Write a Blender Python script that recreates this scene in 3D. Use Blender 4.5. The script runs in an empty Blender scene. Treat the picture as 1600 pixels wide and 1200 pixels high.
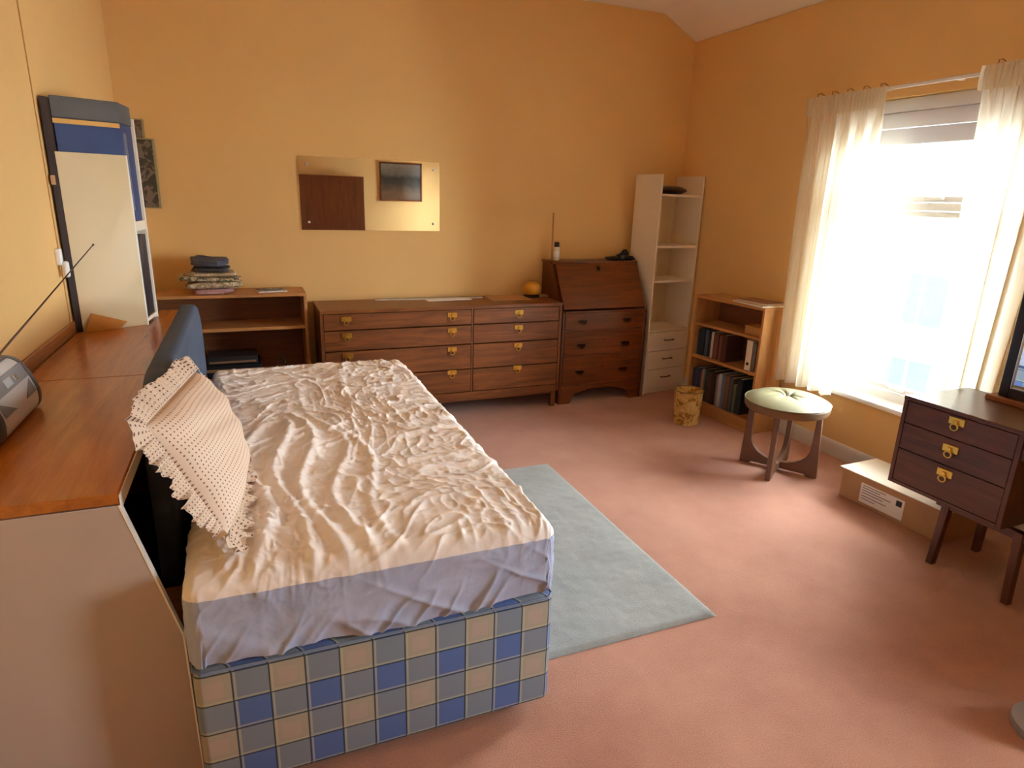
import bpy, bmesh, math, random
import numpy as np
from mathutils import Matrix, Vector

random.seed(7)
rng = np.random.default_rng(7)
scn = bpy.context.scene
COL = scn.collection
PI = math.pi

# ------------------------------------------------------------------ camera
def cam_setup():
    f, yaw, pitch, roll = 998.06, math.radians(22.547), math.radians(16.251), math.radians(1.779)
    fwd = Vector((math.sin(yaw) * math.cos(pitch), math.cos(yaw) * math.cos(pitch), -math.sin(pitch)))
    right = Vector((math.cos(yaw), -math.sin(yaw), 0))
    up = right.cross(fwd)
    r2 = right * math.cos(roll) + up * math.sin(roll)
    u2 = up * math.cos(roll) - right * math.sin(roll)
    cd = bpy.data.cameras.new('camera')
    cd.sensor_width = 36.0
    cd.lens = f / 1600 * 36
    cd.clip_start = 0.02
    co = bpy.data.objects.new('camera', cd)
    COL.objects.link(co)
    m = Matrix((r2, u2, -fwd)).transposed().to_4x4()
    m.translation = (0, 0, 1.5)
    co.matrix_world = m
    scn.camera = co
cam_setup()

# ------------------------------------------------------------------ world, daylight and exposure
def lin(h):
    h = h.lstrip('#')
    c = [int(h[i:i + 2], 16) / 255 for i in (0, 2, 4)]
    return tuple((v / 12.92 if v <= .04045 else ((v + .055) / 1.055) ** 2.4) for v in c) + (1.0,)

SKY_STRENGTH = 9.0
EXPOSURE = 2.62
w = bpy.data.worlds.new('overcast_sky')
scn.world = w
w.use_nodes = True
wn = w.node_tree
bg = wn.nodes['Background']
bg.inputs[0].default_value = (0.83, 0.93, 1.03, 1)
bg.inputs[1].default_value = SKY_STRENGTH
scn.view_settings.view_transform = 'Standard'
scn.view_settings.look = 'None'
scn.view_settings.gamma = 1.0
scn.view_settings.use_curve_mapping = False
scn.view_settings.exposure = EXPOSURE
scn.cycles.max_bounces = 14
scn.cycles.diffuse_bounces = 12
scn.cycles.transparent_max_bounces = 12

def portal(loc, sy, sz):
    l = bpy.data.lights.new('window_portal', 'AREA')
    l.shape = 'RECTANGLE'
    l.size = sz
    l.size_y = sy
    l.cycles.is_portal = True
    o = bpy.data.objects.new('window_portal', l)
    COL.objects.link(o)
    o.location = loc
    o.rotation_euler = (0, math.radians(90), 0)   # shines towards -x, into the room
    return o

# ------------------------------------------------------------------ materials
MATS = {}
def new_mat(name):
    m = bpy.data.materials.new(name)
    m.use_nodes = True
    nt = m.node_tree
    return m, nt, nt.nodes['Principled BSDF']

def tc(nt, scale=(1, 1, 1), rot=(0, 0, 0), kind='Object'):
    t = nt.nodes.new('ShaderNodeTexCoord')
    mp = nt.nodes.new('ShaderNodeMapping')
    mp.inputs['Scale'].default_value = scale
    mp.inputs['Rotation'].default_value = rot
    nt.links.new(t.outputs[kind], mp.inputs[0])
    return mp.outputs[0]

def noise(nt, vec, scale, detail=4, rough=.55, dist=0.0):
    n = nt.nodes.new('ShaderNodeTexNoise')
    n.inputs['Scale'].default_value = scale
    n.inputs['Detail'].default_value = detail
    n.inputs['Roughness'].default_value = rough
    n.inputs['Distortion'].default_value = dist
    nt.links.new(vec, n.inputs['Vector'])
    return n.outputs[0]

def ramp(nt, fac, stops, interp='LINEAR'):
    r = nt.nodes.new('ShaderNodeValToRGB')
    r.color_ramp.interpolation = interp
    el = r.color_ramp.elements
    while len(el) < len(stops):
        el.new(0.5)
    for e, (p, c) in zip(el, stops):
        e.position = p
        e.color = c
    nt.links.new(fac, r.inputs[0])
    return r.outputs[0]

def bump(nt, fac, strength, dist, bsdf):
    b = nt.nodes.new('ShaderNodeBump')
    b.inputs['Strength'].default_value = strength
    b.inputs['Distance'].default_value = dist
    nt.links.new(fac, b.inputs['Height'])
    nt.links.new(b.outputs[0], bsdf.inputs['Normal'])

def mul(c, k):
    return tuple(min(1, v * k) for v in c[:3]) + (1,)

def plain(name, hexc, rough=.5, var=.06, vscale=6, bmp=0, bscale=150, metal=0, spec=.5):
    if name in MATS: return MATS[name]
    m, nt, b = new_mat(name)
    c = lin(hexc)
    v = tc(nt)
    n = noise(nt, v, vscale)
    nt.links.new(ramp(nt, n, [(.3, mul(c, 1 - var)), (.7, mul(c, 1 + var))]), b.inputs['Base Color'])
    b.inputs['Roughness'].default_value = rough
    b.inputs['Metallic'].default_value = metal
    b.inputs['Specular IOR Level'].default_value = spec
    if bmp:
        bump(nt, noise(nt, v, bscale, 3), bmp, .01, b)
    MATS[name] = m
    return m

def wood(name, dark, light, axis='X', rough=.38, scale=1.0, spec=.5):
    if name in MATS: return MATS[name]
    m, nt, b = new_mat(name)
    s = {'X': (1.2, 14, 14), 'Y': (14, 1.2, 14), 'Z': (14, 14, 1.2)}[axis]
    v = tc(nt, tuple(k * scale for k in s))
    n = noise(nt, v, 2.2, 6, .6, .8)
    n2 = noise(nt, tc(nt, tuple(k * scale * 5 for k in s)), 3, 3)
    mx = nt.nodes.new('ShaderNodeMath'); mx.operation = 'MULTIPLY_ADD'
    nt.links.new(n2, mx.inputs[0]); mx.inputs[1].default_value = .3
    nt.links.new(n, mx.inputs[2])
    nt.links.new(ramp(nt, mx.outputs[0], [(.45, lin(dark)), (.85, lin(light))]), b.inputs['Base Color'])
    b.inputs['Roughness'].default_value = rough
    b.inputs['Specular IOR Level'].default_value = spec
    bump(nt, n2, .08, .002, b)
    MATS[name] = m
    return m

# setting
wall_m = plain('wall_paint', '#e4ba79', .75, .03, 1.5, .12, 220, spec=.25)
ceil_m = plain('ceiling_paint', '#f3ece0', .85, .03, 2, .15, 160, spec=.2)
white_pvc = plain('white_pvc', '#eceae6', .35, .02)
skirt_m = plain('skirting_paint', '#c9c0b4', .45, .03)

def carpet_mat(name, c1, c2, big):
    m, nt, b = new_mat(name)
    v = tc(nt)
    fine = noise(nt, v, 260, 3, .7)
    mid = noise(nt, v, big, 4, .6)
    a = nt.nodes.new('ShaderNodeMath'); a.operation = 'MULTIPLY_ADD'
    nt.links.new(fine, a.inputs[0]); a.inputs[1].default_value = .7
    sub = nt.nodes.new('ShaderNodeMath'); sub.operation = 'MULTIPLY'
    nt.links.new(mid, sub.inputs[0]); sub.inputs[1].default_value = .45
    nt.links.new(sub.outputs[0], a.inputs[2])
    nt.links.new(ramp(nt, a.outputs[0], [(.38, lin(c1)), (.72, lin(c2))]), b.inputs['Base Color'])
    b.inputs['Roughness'].default_value = .95
    b.inputs['Specular IOR Level'].default_value = .1
    b.inputs['Sheen Weight'].default_value = .25
    b.inputs['Sheen Roughness'].default_value = .5
    bump(nt, fine, .5, .006, b)
    return m
carpet_m = carpet_mat('pink_carpet', '#a0674e', '#c48d72', 3.0)
rug_m = carpet_mat('green_grey_pile', '#8b8d86', '#a9aaa4', 5.0)

walnut = wood('dark_walnut', '#603216', '#8e5324', 'X')
walnut_v = wood('dark_walnut_upright', '#5a2f15', '#824a20', 'Z')
mahog = wood('mahogany', '#53280f', '#804219', 'X', .3)
mahog_v = wood('mahogany_upright', '#4b230e', '#6e3815', 'Z', .3)
oakish = wood('light_veneer', '#a8733f', '#c79056', 'X', .45)
oak_v = wood('light_veneer_upright', '#a8733f', '#c79056', 'Z', .45)
oak_y = wood('light_veneer_deep', '#a06a38', '#c08a50', 'Y', .45)
brownv = wood('brown_veneer', '#6e4225', '#8a5833', 'X', .5)
desk_top_m = wood('orange_brown_laminate', '#945018', '#bb6d22', 'Y', .26, .6)
dressing_m = wood('dark_teak', '#482515', '#683a20', 'X', .3)
dressing_v = wood('dark_teak_upright', '#482515', '#683a20', 'Z', .3)
gold = plain('polished_brass', '#e6bb58', .3, .08, 30, metal=1.0)
dark_brass = plain('aged_brass', '#4a3a26', .35, .1, 30, metal=.9)
cream_lam = plain('cream_laminate', '#d3bd93', .5, .03, 2)
white_lam = plain('white_laminate', '#e5d8c0', .4, .03, 3)
white_edge = plain('white_edging', '#efe9dc', .4, .02)
taupe_lam = plain('taupe_board', '#b8a598', .6, .03, 3)
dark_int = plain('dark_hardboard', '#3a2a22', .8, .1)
blue_board = plain('blue_archive_board', '#32446f', .6, .08, 5)
grey_board = plain('grey_board', '#5d5a58', .7, .08, 5)
black_m = plain('black_plastic', '#17161a', .4, .1)
steel = plain('bright_steel', '#c9c9cc', .2, .03, metal=1.0)
orange_card = plain('orange_card', '#c07c2a', .7, .06)
card_m = plain('corrugated_card', '#b08a63', .8, .05, 5)
paper_m = plain('white_paper', '#e9e6e0', .7, .03)

def mirror_mat():
    m, nt, b = new_mat('silvered_glass')
    b.inputs['Base Color'].default_value = (.86, .88, .86, 1)
    b.inputs['Metallic'].default_value = 1
    b.inputs['Roughness'].default_value = .015
    return m
mirror_m = mirror_mat()

def glass_mat():
    m, nt, b = new_mat('window_glass')
    nt.nodes.remove(b)
    out = nt.nodes['Material Output']
    t = nt.nodes.new('ShaderNodeBsdfTransparent')
    t.inputs[0].default_value = (.95, .97, .97, 1)
    g = nt.nodes.new('ShaderNodeBsdfGlossy')
    g.inputs['Roughness'].default_value = .02
    fr = nt.nodes.new('ShaderNodeFresnel')
    fr.inputs[0].default_value = 1.3
    mx = nt.nodes.new('ShaderNodeMixShader')
    nt.links.new(fr.outputs[0], mx.inputs[0])
    nt.links.new(t.outputs[0], mx.inputs[1])
    nt.links.new(g.outputs[0], mx.inputs[2])
    nt.links.new(mx.outputs[0], out.inputs[0])
    return m
glass_m = glass_mat()

def curtain_mat():
    m, nt, b = new_mat('cream_curtain_cloth')
    nt.nodes.remove(b)
    out = nt.nodes['Material Output']
    d = nt.nodes.new('ShaderNodeBsdfDiffuse')
    t = nt.nodes.new('ShaderNodeBsdfTranslucent')
    n = noise(nt, tc(nt, (1, 40, 1)), 6, 4)
    c = ramp(nt, n, [(.3, lin('#e9e0ca')), (.7, lin('#f6efe0'))])
    nt.links.new(c, d.inputs[0]); nt.links.new(c, t.inputs[0])
    mx = nt.nodes.new('ShaderNodeMixShader')
    mx.inputs[0].default_value = .6
    nt.links.new(d.outputs[0], mx.inputs[1]); nt.links.new(t.outputs[0], mx.inputs[2])
    nt.links.new(mx.outputs[0], out.inputs[0])
    return m
curtain_m = curtain_mat()

def plaid_mat():
    m, nt, b = new_mat('blue_tartan_ticking')
    v = tc(nt)
    s = nt.nodes.new('ShaderNodeSeparateXYZ')
    nt.links.new(v, s.inputs[0])
    def mth(op, a, bb=None, c=None):
        n = nt.nodes.new('ShaderNodeMath'); n.operation = op
        for i, q in enumerate((a, bb, c)):
            if q is None: continue
            if isinstance(q, (int, float)): n.inputs[i].default_value = q
            else: nt.links.new(q, n.inputs[i])
        return n.outputs[0]
    p = .0845
    u = mth('DIVIDE', mth('ADD', s.outputs[0], s.outputs[1]), p)
    w_ = mth('DIVIDE', mth('ADD', s.outputs[2], .035), p)
    def st(t): return mth('GREATER_THAN', mth('FRACT', mth('MULTIPLY', t, .5)), .5)
    su, sw = st(u), st(w_)
    k = mth('MULTIPLY', mth('ADD', su, sw), .5)
    base = ramp(nt, k, [(0, lin('#a89f8d')), (.25, lin('#818a95')), (.75, lin('#5c71a4'))], 'CONSTANT')
    # pinkish heart of the light checks
    def centre(t): return mth('LESS_THAN', mth('ABSOLUTE', mth('SUBTRACT', mth('FRACT', t), .5)), .27)
    hearts = mth('MULTIPLY', mth('MULTIPLY', centre(u), centre(w_)), mth('LESS_THAN', k, .1))
    def mix(f, a, c):
        n = nt.nodes.new('ShaderNodeMix'); n.data_type = 'RGBA'
        nt.links.new(f, n.inputs['Factor']); nt.links.new(a, n.inputs['A'])
        if isinstance(c, tuple): n.inputs['B'].default_value = c
        else: nt.links.new(c, n.inputs['B'])
        return n.outputs['Result']
    col = mix(hearts, base, lin('#b0a092'))
    def line(t, off, wd): return mth('LESS_THAN', mth('ABSOLUTE', mth('SUBTRACT', mth('FRACT', mth('ADD', t, off)), .5)), wd)
    light = mth('MAXIMUM', line(u, .43, .03), line(w_, .43, .03))
    dark = mth('MAXIMUM', line(u, .5, .022), line(w_, .5, .022))
    col = mix(mth('MULTIPLY', light, .6), col, lin('#b9b49b'))
    col = mix(mth('MULTIPLY', dark, .85), col, lin('#2c3531'))
    nt.links.new(col, b.inputs['Base Color'])
    b.inputs['Roughness'].default_value = .85
    b.inputs['Specular IOR Level'].default_value = .15
    bump(nt, noise(nt, v, 400, 2), .2, .002, b)
    return m
plaid_m = plaid_mat()

def sheet_mat(name, c1, c2):
    m, nt, b = new_mat(name)
    v = tc(nt)
    n = noise(nt, v, 5, 5, .6)
    nt.links.new(ramp(nt, n, [(.35, lin(c1)), (.65, lin(c2))]), b.inputs['Base Color'])
    b.inputs['Roughness'].default_value = .8
    b.inputs['Specular IOR Level'].default_value = .2
    bump(nt, noise(nt, v, 90, 3), .12, .006, b)
    return m
pad_m = sheet_mat('cream_quilted_cotton', '#e6d8cb', '#f3eae2')
skirt_cloth = sheet_mat('pale_lilac_polycotton', '#a2a9c0', '#b3b9cf')

def dots_mat(name, basec, dotc):
    m, nt, b = new_mat(name)
    t = nt.nodes.new('ShaderNodeTexCoord')
    mp = nt.nodes.new('ShaderNodeMapping')
    mp.inputs['Scale'].default_value = (1 / .0115, 1 / .0115, 1)
    nt.links.new(t.outputs['UV'], mp.inputs[0])
    fr = nt.nodes.new('ShaderNodeVectorMath'); fr.operation = 'FRACTION'
    nt.links.new(mp.outputs[0], fr.inputs[0])
    sb = nt.nodes.new('ShaderNodeVectorMath'); sb.operation = 'DISTANCE'
    sb.inputs[1].default_value = (.5, .5, 0)
    nt.links.new(fr.outputs[0], sb.inputs[0])
    nt.links.new(ramp(nt, sb.outputs['Value'], [(0, lin(dotc)), (.15, lin(dotc)), (.21, lin(basec))]), b.inputs['Base Color'])
    b.inputs['Roughness'].default_value = .85
    b.inputs['Specular IOR Level'].default_value = .15
    return m
dots_m = dots_mat('dotted_peach_cotton', '#dfc6ae', '#8a5c4a')
frill_m = dots_mat('dotted_frill_cotton', '#cfb69e', '#6b4236')

def print_mat(name, cols, scale):
    m, nt, b = new_mat(name)
    v = tc(nt)
    n = noise(nt, v, scale, 5, .7, 1.2)
    k = len(cols)
    nt.links.new(ramp(nt, n, [(.25 + .5 * i / k, lin(c)) for i, c in enumerate(cols)], 'CONSTANT'), b.inputs['Base Color'])
    b.inputs['Roughness'].default_value = .85
    return m

# ------------------------------------------------------------------ mesh helpers
class S:
    """collects shapes into one mesh"""
    def __init__(self):
        self.bm = bmesh.new()
    def box(self, x0, x1, y0, y1, z0, z1, bev=0.0, seg=1, mat=None):
        r = bmesh.ops.create_cube(self.bm, size=1.0)
        vs = r['verts']
        for v in vs:
            v.co = Vector(((x0 + x1) / 2 + v.co.x * (x1 - x0), (y0 + y1) / 2 + v.co.y * (y1 - y0), (z0 + z1) / 2 + v.co.z * (z1 - z0)))
        if bev:
            es = list({e for v in vs for e in v.link_edges})
            r2 = bmesh.ops.bevel(self.bm, geom=es, offset=bev, segments=seg, affect='EDGES', profile=.5)
            vs = list({v for f in r2['faces'] for v in f.verts} | {v for v in vs if v.is_valid})
        if mat is not None:
            for v in vs: v.co = mat @ v.co
        return self
    def prism(self, pts, axis, a, b, bev=0.0):
        """polygon extruded along axis; pts are the two other coordinates in x,y,z order"""
        def mk(p, t):
            return {'x': (t, p[0], p[1]), 'y': (p[0], t, p[1]), 'z': (p[0], p[1], t)}[axis]
        va = [self.bm.verts.new(mk(p, a)) for p in pts]
        vb = [self.bm.verts.new(mk(p, b)) for p in pts]
        n = len(pts)
        fs = [self.bm.faces.new(va), self.bm.faces.new(vb[::-1])]
        for i in range(n):
            fs.append(self.bm.faces.new((va[i], vb[i], vb[(i + 1) % n], va[(i + 1) % n])))
        bmesh.ops.recalc_face_normals(self.bm, faces=fs)
        if bev:
            es = list({e for f in fs for e in f.edges})
            bmesh.ops.bevel(self.bm, geom=es, offset=bev, segments=1, affect='EDGES', profile=.5)
        return self
    def tube(self, path, r, n=8, caps=True):
        path = [Vector(p) for p in path]
        rs = r if isinstance(r, (list, tuple)) else [r] * len(path)
        rings = []
        prev = None
        for i, p in enumerate(path):
            d = (path[min(i + 1, len(path) - 1)] - path[max(i - 1, 0)]).normalized()
            ref = prev if prev is not None else (Vector((0, 0, 1)) if abs(d.z) < .9 else Vector((1, 0, 0)))
            a = (ref - d * ref.dot(d)).normalized()
            prev = a
            b = d.cross(a)
            rings.append([self.bm.verts.new(p + (a * math.cos(t) + b * math.sin(t)) * rs[i]) for t in [2 * PI * k / n for k in range(n)]])
        for i in range(len(rings) - 1):
            for k in range(n):
                self.bm.faces.new((rings[i][k], rings[i][(k + 1) % n], rings[i + 1][(k + 1) % n], rings[i + 1][k]))
        if caps:
            self.bm.faces.new(rings[0][::-1]); self.bm.faces.new(rings[-1])
        return self
    def ring(self, c, R, r, axis='y', n=18, m=6, a0=0, a1=2 * PI):
        pts = []
        k = n if a1 - a0 >= 2 * PI - 1e-6 else n + 1
        for i in range(k):
            t = a0 + (a1 - a0) * i / n
            p = {'y': (R * math.cos(t), 0, R * math.sin(t)), 'x': (0, R * math.cos(t), R * math.sin(t)), 'z': (R * math.cos(t), R * math.sin(t), 0)}[axis]
            pts.append(Vector(c) + Vector(p))
        if k == n: pts.append(pts[0]); 
        return self.tube(pts, r, m, caps=k != n)
    def lathe(self, prof, c=(0, 0, 0), n=32, cap=True):
        c = Vector(c)
        rings = [[self.bm.verts.new(c + Vector((r * math.cos(2 * PI * k / n), r * math.sin(2 * PI * k / n), z))) for k in range(n)] for r, z in prof]
        for i in range(len(rings) - 1):
            for k in range(n):
                self.bm.faces.new((rings[i][k], rings[i][(k + 1) % n], rings[i + 1][(k + 1) % n], rings[i + 1][k]))
        if cap:
            self.bm.faces.new(rings[0][::-1]); self.bm.faces.new(rings[-1])
        return self
    def grid(self, P, uv=None, flip=False):
        """P: array (n,m,3)"""
        n, m = P.shape[:2]
        vs = [[self.bm.verts.new(P[i, j]) for j in range(m)] for i in range(n)]
        lay = self.bm.loops.layers.uv.verify() if uv is not None else None
        for i in range(n - 1):
            for j in range(m - 1):
                idx = [(i, j), (i + 1, j), (i + 1, j + 1), (i, j + 1)]
                if flip: idx = idx[::-1]
                f = self.bm.faces.new([vs[a][b] for a, b in idx])
                if lay is not None:
                    for l, (a, b) in zip(f.loops, idx):
                        l[lay].uv = uv[a, b]
        return self
    def xf(self, m):
        for v in self.bm.verts: v.co = m @ v.co
        return self
    def build(self, name, mat, parent=None, sharp=35):
        me = bpy.data.meshes.new(name)
        self.bm.to_mesh(me)
        self.bm.free()
        return link_mesh(name, me, mat, parent, sharp)

def link_mesh(name, me, mat, parent=None, sharp=35):
    me.polygons.foreach_set('use_smooth', [True] * len(me.polygons))
    me.set_sharp_from_angle(angle=math.radians(sharp))
    me.materials.append(mat)
    o = bpy.data.objects.new(name, me)
    COL.objects.link(o)
    o.parent = parent
    return o

def tag(o, label, cat, group=None):
    o['label'] = label
    o['category'] = cat
    if group: o['group'] = group
    return o

def thing(name, label, cat, loc=(0, 0, 0), rz=0.0, group=None):
    o = bpy.data.objects.new(name, None)
    o.empty_display_size = .1
    COL.objects.link(o)
    o.location = loc
    o.rotation_euler = (0, 0, rz)
    return tag(o, label, cat, group)

def struct(o):
    o['kind'] = 'structure'
    return o

def share(src, name, parent, loc=(0, 0, 0), rot=(0, 0, 0)):
    o = src.copy()
    o.name = name
    COL.objects.link(o)
    o.parent = parent
    o.location = loc
    o.rotation_euler = rot
    return o

# smooth value noise
def vnoise(x, y, seed):
    r = np.random.default_rng(seed)
    T = r.random((64, 64))
    xi, yi = np.floor(x).astype(int), np.floor(y).astype(int)
    fx, fy = x - xi, y - yi
    fx = fx * fx * fx * (fx * (fx * 6 - 15) + 10); fy = fy * fy * fy * (fy * (fy * 6 - 15) + 10)
    g = lambda a, b: T[a % 64, b % 64]
    return (g(xi, yi) * (1 - fx) + g(xi + 1, yi) * fx) * (1 - fy) + (g(xi, yi + 1) * (1 - fx) + g(xi + 1, yi + 1) * fx) * fy

# ------------------------------------------------------------------ the room
LW, RW, BW, FW = -.78, 3.32, 4.53, -.90      # left, right, back, rear wall faces
CZ, SLX, SLZ = 2.85, 3.02, 2.69              # flat ceiling, where the slope starts, height at the right wall
T = .22
struct(S().box(-1.1, 3.6, FW - T, BW + T, -.12, 0).build('floor', carpet_m))
# ceiling: flat part and the slope along the window wall
struct(S().prism([(-1.1, CZ), (SLX, CZ), (RW + T, SLZ - (CZ - SLZ) / (RW - SLX) * T), (RW + T, CZ + .12), (-1.1, CZ + .12)], 'y', FW - T, BW + T).build('ceiling', ceil_m))
struct(S().box(-1.1, RW + T, BW, BW + T, 0, CZ).build('wall_back', wall_m))
struct(S().box(-1.1, RW + T, FW - T, FW, 0, CZ).build('wall_front', wall_m))
# left wall: straight, then bending in towards the corner
struct(S().prism([(LW, FW), (LW, 3.45), (-.637, BW), (-1.1, BW), (-1.1, FW)], 'z', 0, CZ).build('wall_left', wall_m, sharp=3))
# right wall with the window opening and an unseen one added for fill light
W1 = (1.93, 2.95, .42, 2.08)
W_FILL = (-.58, .22, .70, 2.08)
s = S()
for a, b in ((FW, W_FILL[0]), (W_FILL[1], W1[0]), (W1[1], BW)):
    s.box(RW, RW + T, a, b, 0, SLZ - .005)
for y0, y1, z0, z1 in (W1, W_FILL):
    s.box(RW, RW + T, y0, y1, 0, z0)
    s.box(RW, RW + T, y0, y1, z1, SLZ - .005)
struct(s.build('wall_right', wall_m))
# skirting boards
def skirting(name, pts):
    s = S()
    s.prism(pts[0], *pts[1:])
    return struct(s.build(name, skirt_m))
sk = [(0, .0), (.014, .0), (.014, .085), (.006, .10), (0, .10)]
skirting('baseboard_right', ([(RW - a, b) for a, b in sk], 'y', FW, BW))
skirting('baseboard_back', ([(BW - a, b) for a, b in sk], 'x', -.637, RW))
skirting('baseboard_left', ([(LW + a, b) for a, b in sk], 'y', FW, 3.45))
skirting('baseboard_front', ([(FW + a, b) for a, b in sk], 'x', LW, RW))
# a seam where the left wall bends
struct(S().box(LW, LW + .004, 3.442, 3.449, 0, CZ, .001).build('trim_1', plain('seam_paint', '#c0894a', .7, .03)))

def window(name, W):
    y0, y1, z0, z1 = W
    root = bpy.data.objects.new(name, None)
    COL.objects.link(root)
    root.location = (RW, y0, z0)
    struct(root)
    w, h = y1 - y0, z1 - z0
    X0, X1 = .10, .165
    f = .055
    tz = 1.10                                   # transom height over the sill
    s = S()
    s.box(X0, X1, 0, f, .001, h, .006); s.box(X0, X1, w - f, w, .001, h, .006)
    s.box(X0, X1, f, w - f, 0, f, .006); s.box(X0, X1, f, w - f, h - f, h, .006)
    s.build('window_frame', white_pvc, root)
    S().box(X0 - .004, X1, f, w - f, tz - .022, tz + .022, .006).build('transom', white_pvc, root)
    def sash(a, b, name):
        q = S()
        g = .032
        q.box(X0 + .006, X1 - .01, f + .004, f + g, a, b, .005); q.box(X0 + .006, X1 - .01, w - f - g, w - f - .004, a, b, .005)
        q.box(X0 + .006, X1 - .01, f + g, w - f - g, a, a + g, .005); q.box(X0 + .006, X1 - .01, f + g, w - f - g, b - g, b, .005)
        o = q.build(name, white_pvc, root)
        S().box(.13, .134, f + g - .005, w - f - g + .005, a + g - .005, b - g + .005).build('pane', glass_m, o)
        S().box(X0 - .02, X0 + .008, w / 2 - .05, w / 2 + .05, a + .012, a + .028, .004).build('sash_handle', white_pvc, o)
    sash(f + .004, tz - .024, 'lower_sash')
    sash(tz + .024, h - f - .004, 'top_light')
    # inner reveal lining and sill
    S().box(-.035, -.001, -.03, w + .03, -.022, .006, .005, 2).box(-.004, X0, .0005, w - .0005, .001, .006).build('window_sill', white_pvc, root)
    return root
window('window_1', W1)
window('added_fill_window', W_FILL)  # off-frame window, added to brighten surfaces facing the camera
portal((RW + T - .02, (W1[0] + W1[1]) / 2, (W1[2] + W1[3]) / 2), W1[1] - W1[0], W1[3] - W1[2])
portal((RW + T - .02, (W_FILL[0] + W_FILL[1]) / 2, (W_FILL[2] + W_FILL[3]) / 2), W_FILL[1] - W_FILL[0], W_FILL[3] - W_FILL[2])

# ------------------------------------------------------------------ bed
BX0, BX1, BY0, BY1 = -.20, .745, 1.425, 3.41
bed = thing('divan_base', 'divan bed base covered in blue tartan cloth under the mattress', 'bed base', (BX0, BY0, 0))
bw, bl = BX1 - BX0, BY1 - BY0
S().box(0, bw, 0, bl, .035, .405, .022, 3).build('divan_body', plaid_m, bed)
s = S()
pth = []
for x, y in ((.02, .0), (bw - .02, .0), (bw, .02), (bw, bl - .02), (bw - .02, bl), (.02, bl), (0, bl - .02), (0, .02), (.02, 0)):
    pth.append((x, y, .398))
s.tube(pth, .0035, 6)
s.build('piping', plain('blue_piping', '#76829a', .7), bed)
for x, y in ((.08, .08), (bw - .08, .08), (.08, bl - .08), (bw - .08, bl - .08)):
    S().lathe([(.022, 0), (.025, .006), (.025, .03), (.018, .036)], (x, y, 0), 14).build('castor', black_m, bed)

mattress = thing('mattress', 'single mattress in a creased cream and lilac fitted protector', 'mattress', (BX0, BY0, .405))
S().box(.02, bw - .02, .02, bl - .02, 0.002, .19, .03, 3).build('mattress_core', plain('mattress_ticking', '#cfc6b6', .8), mattress)

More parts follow.
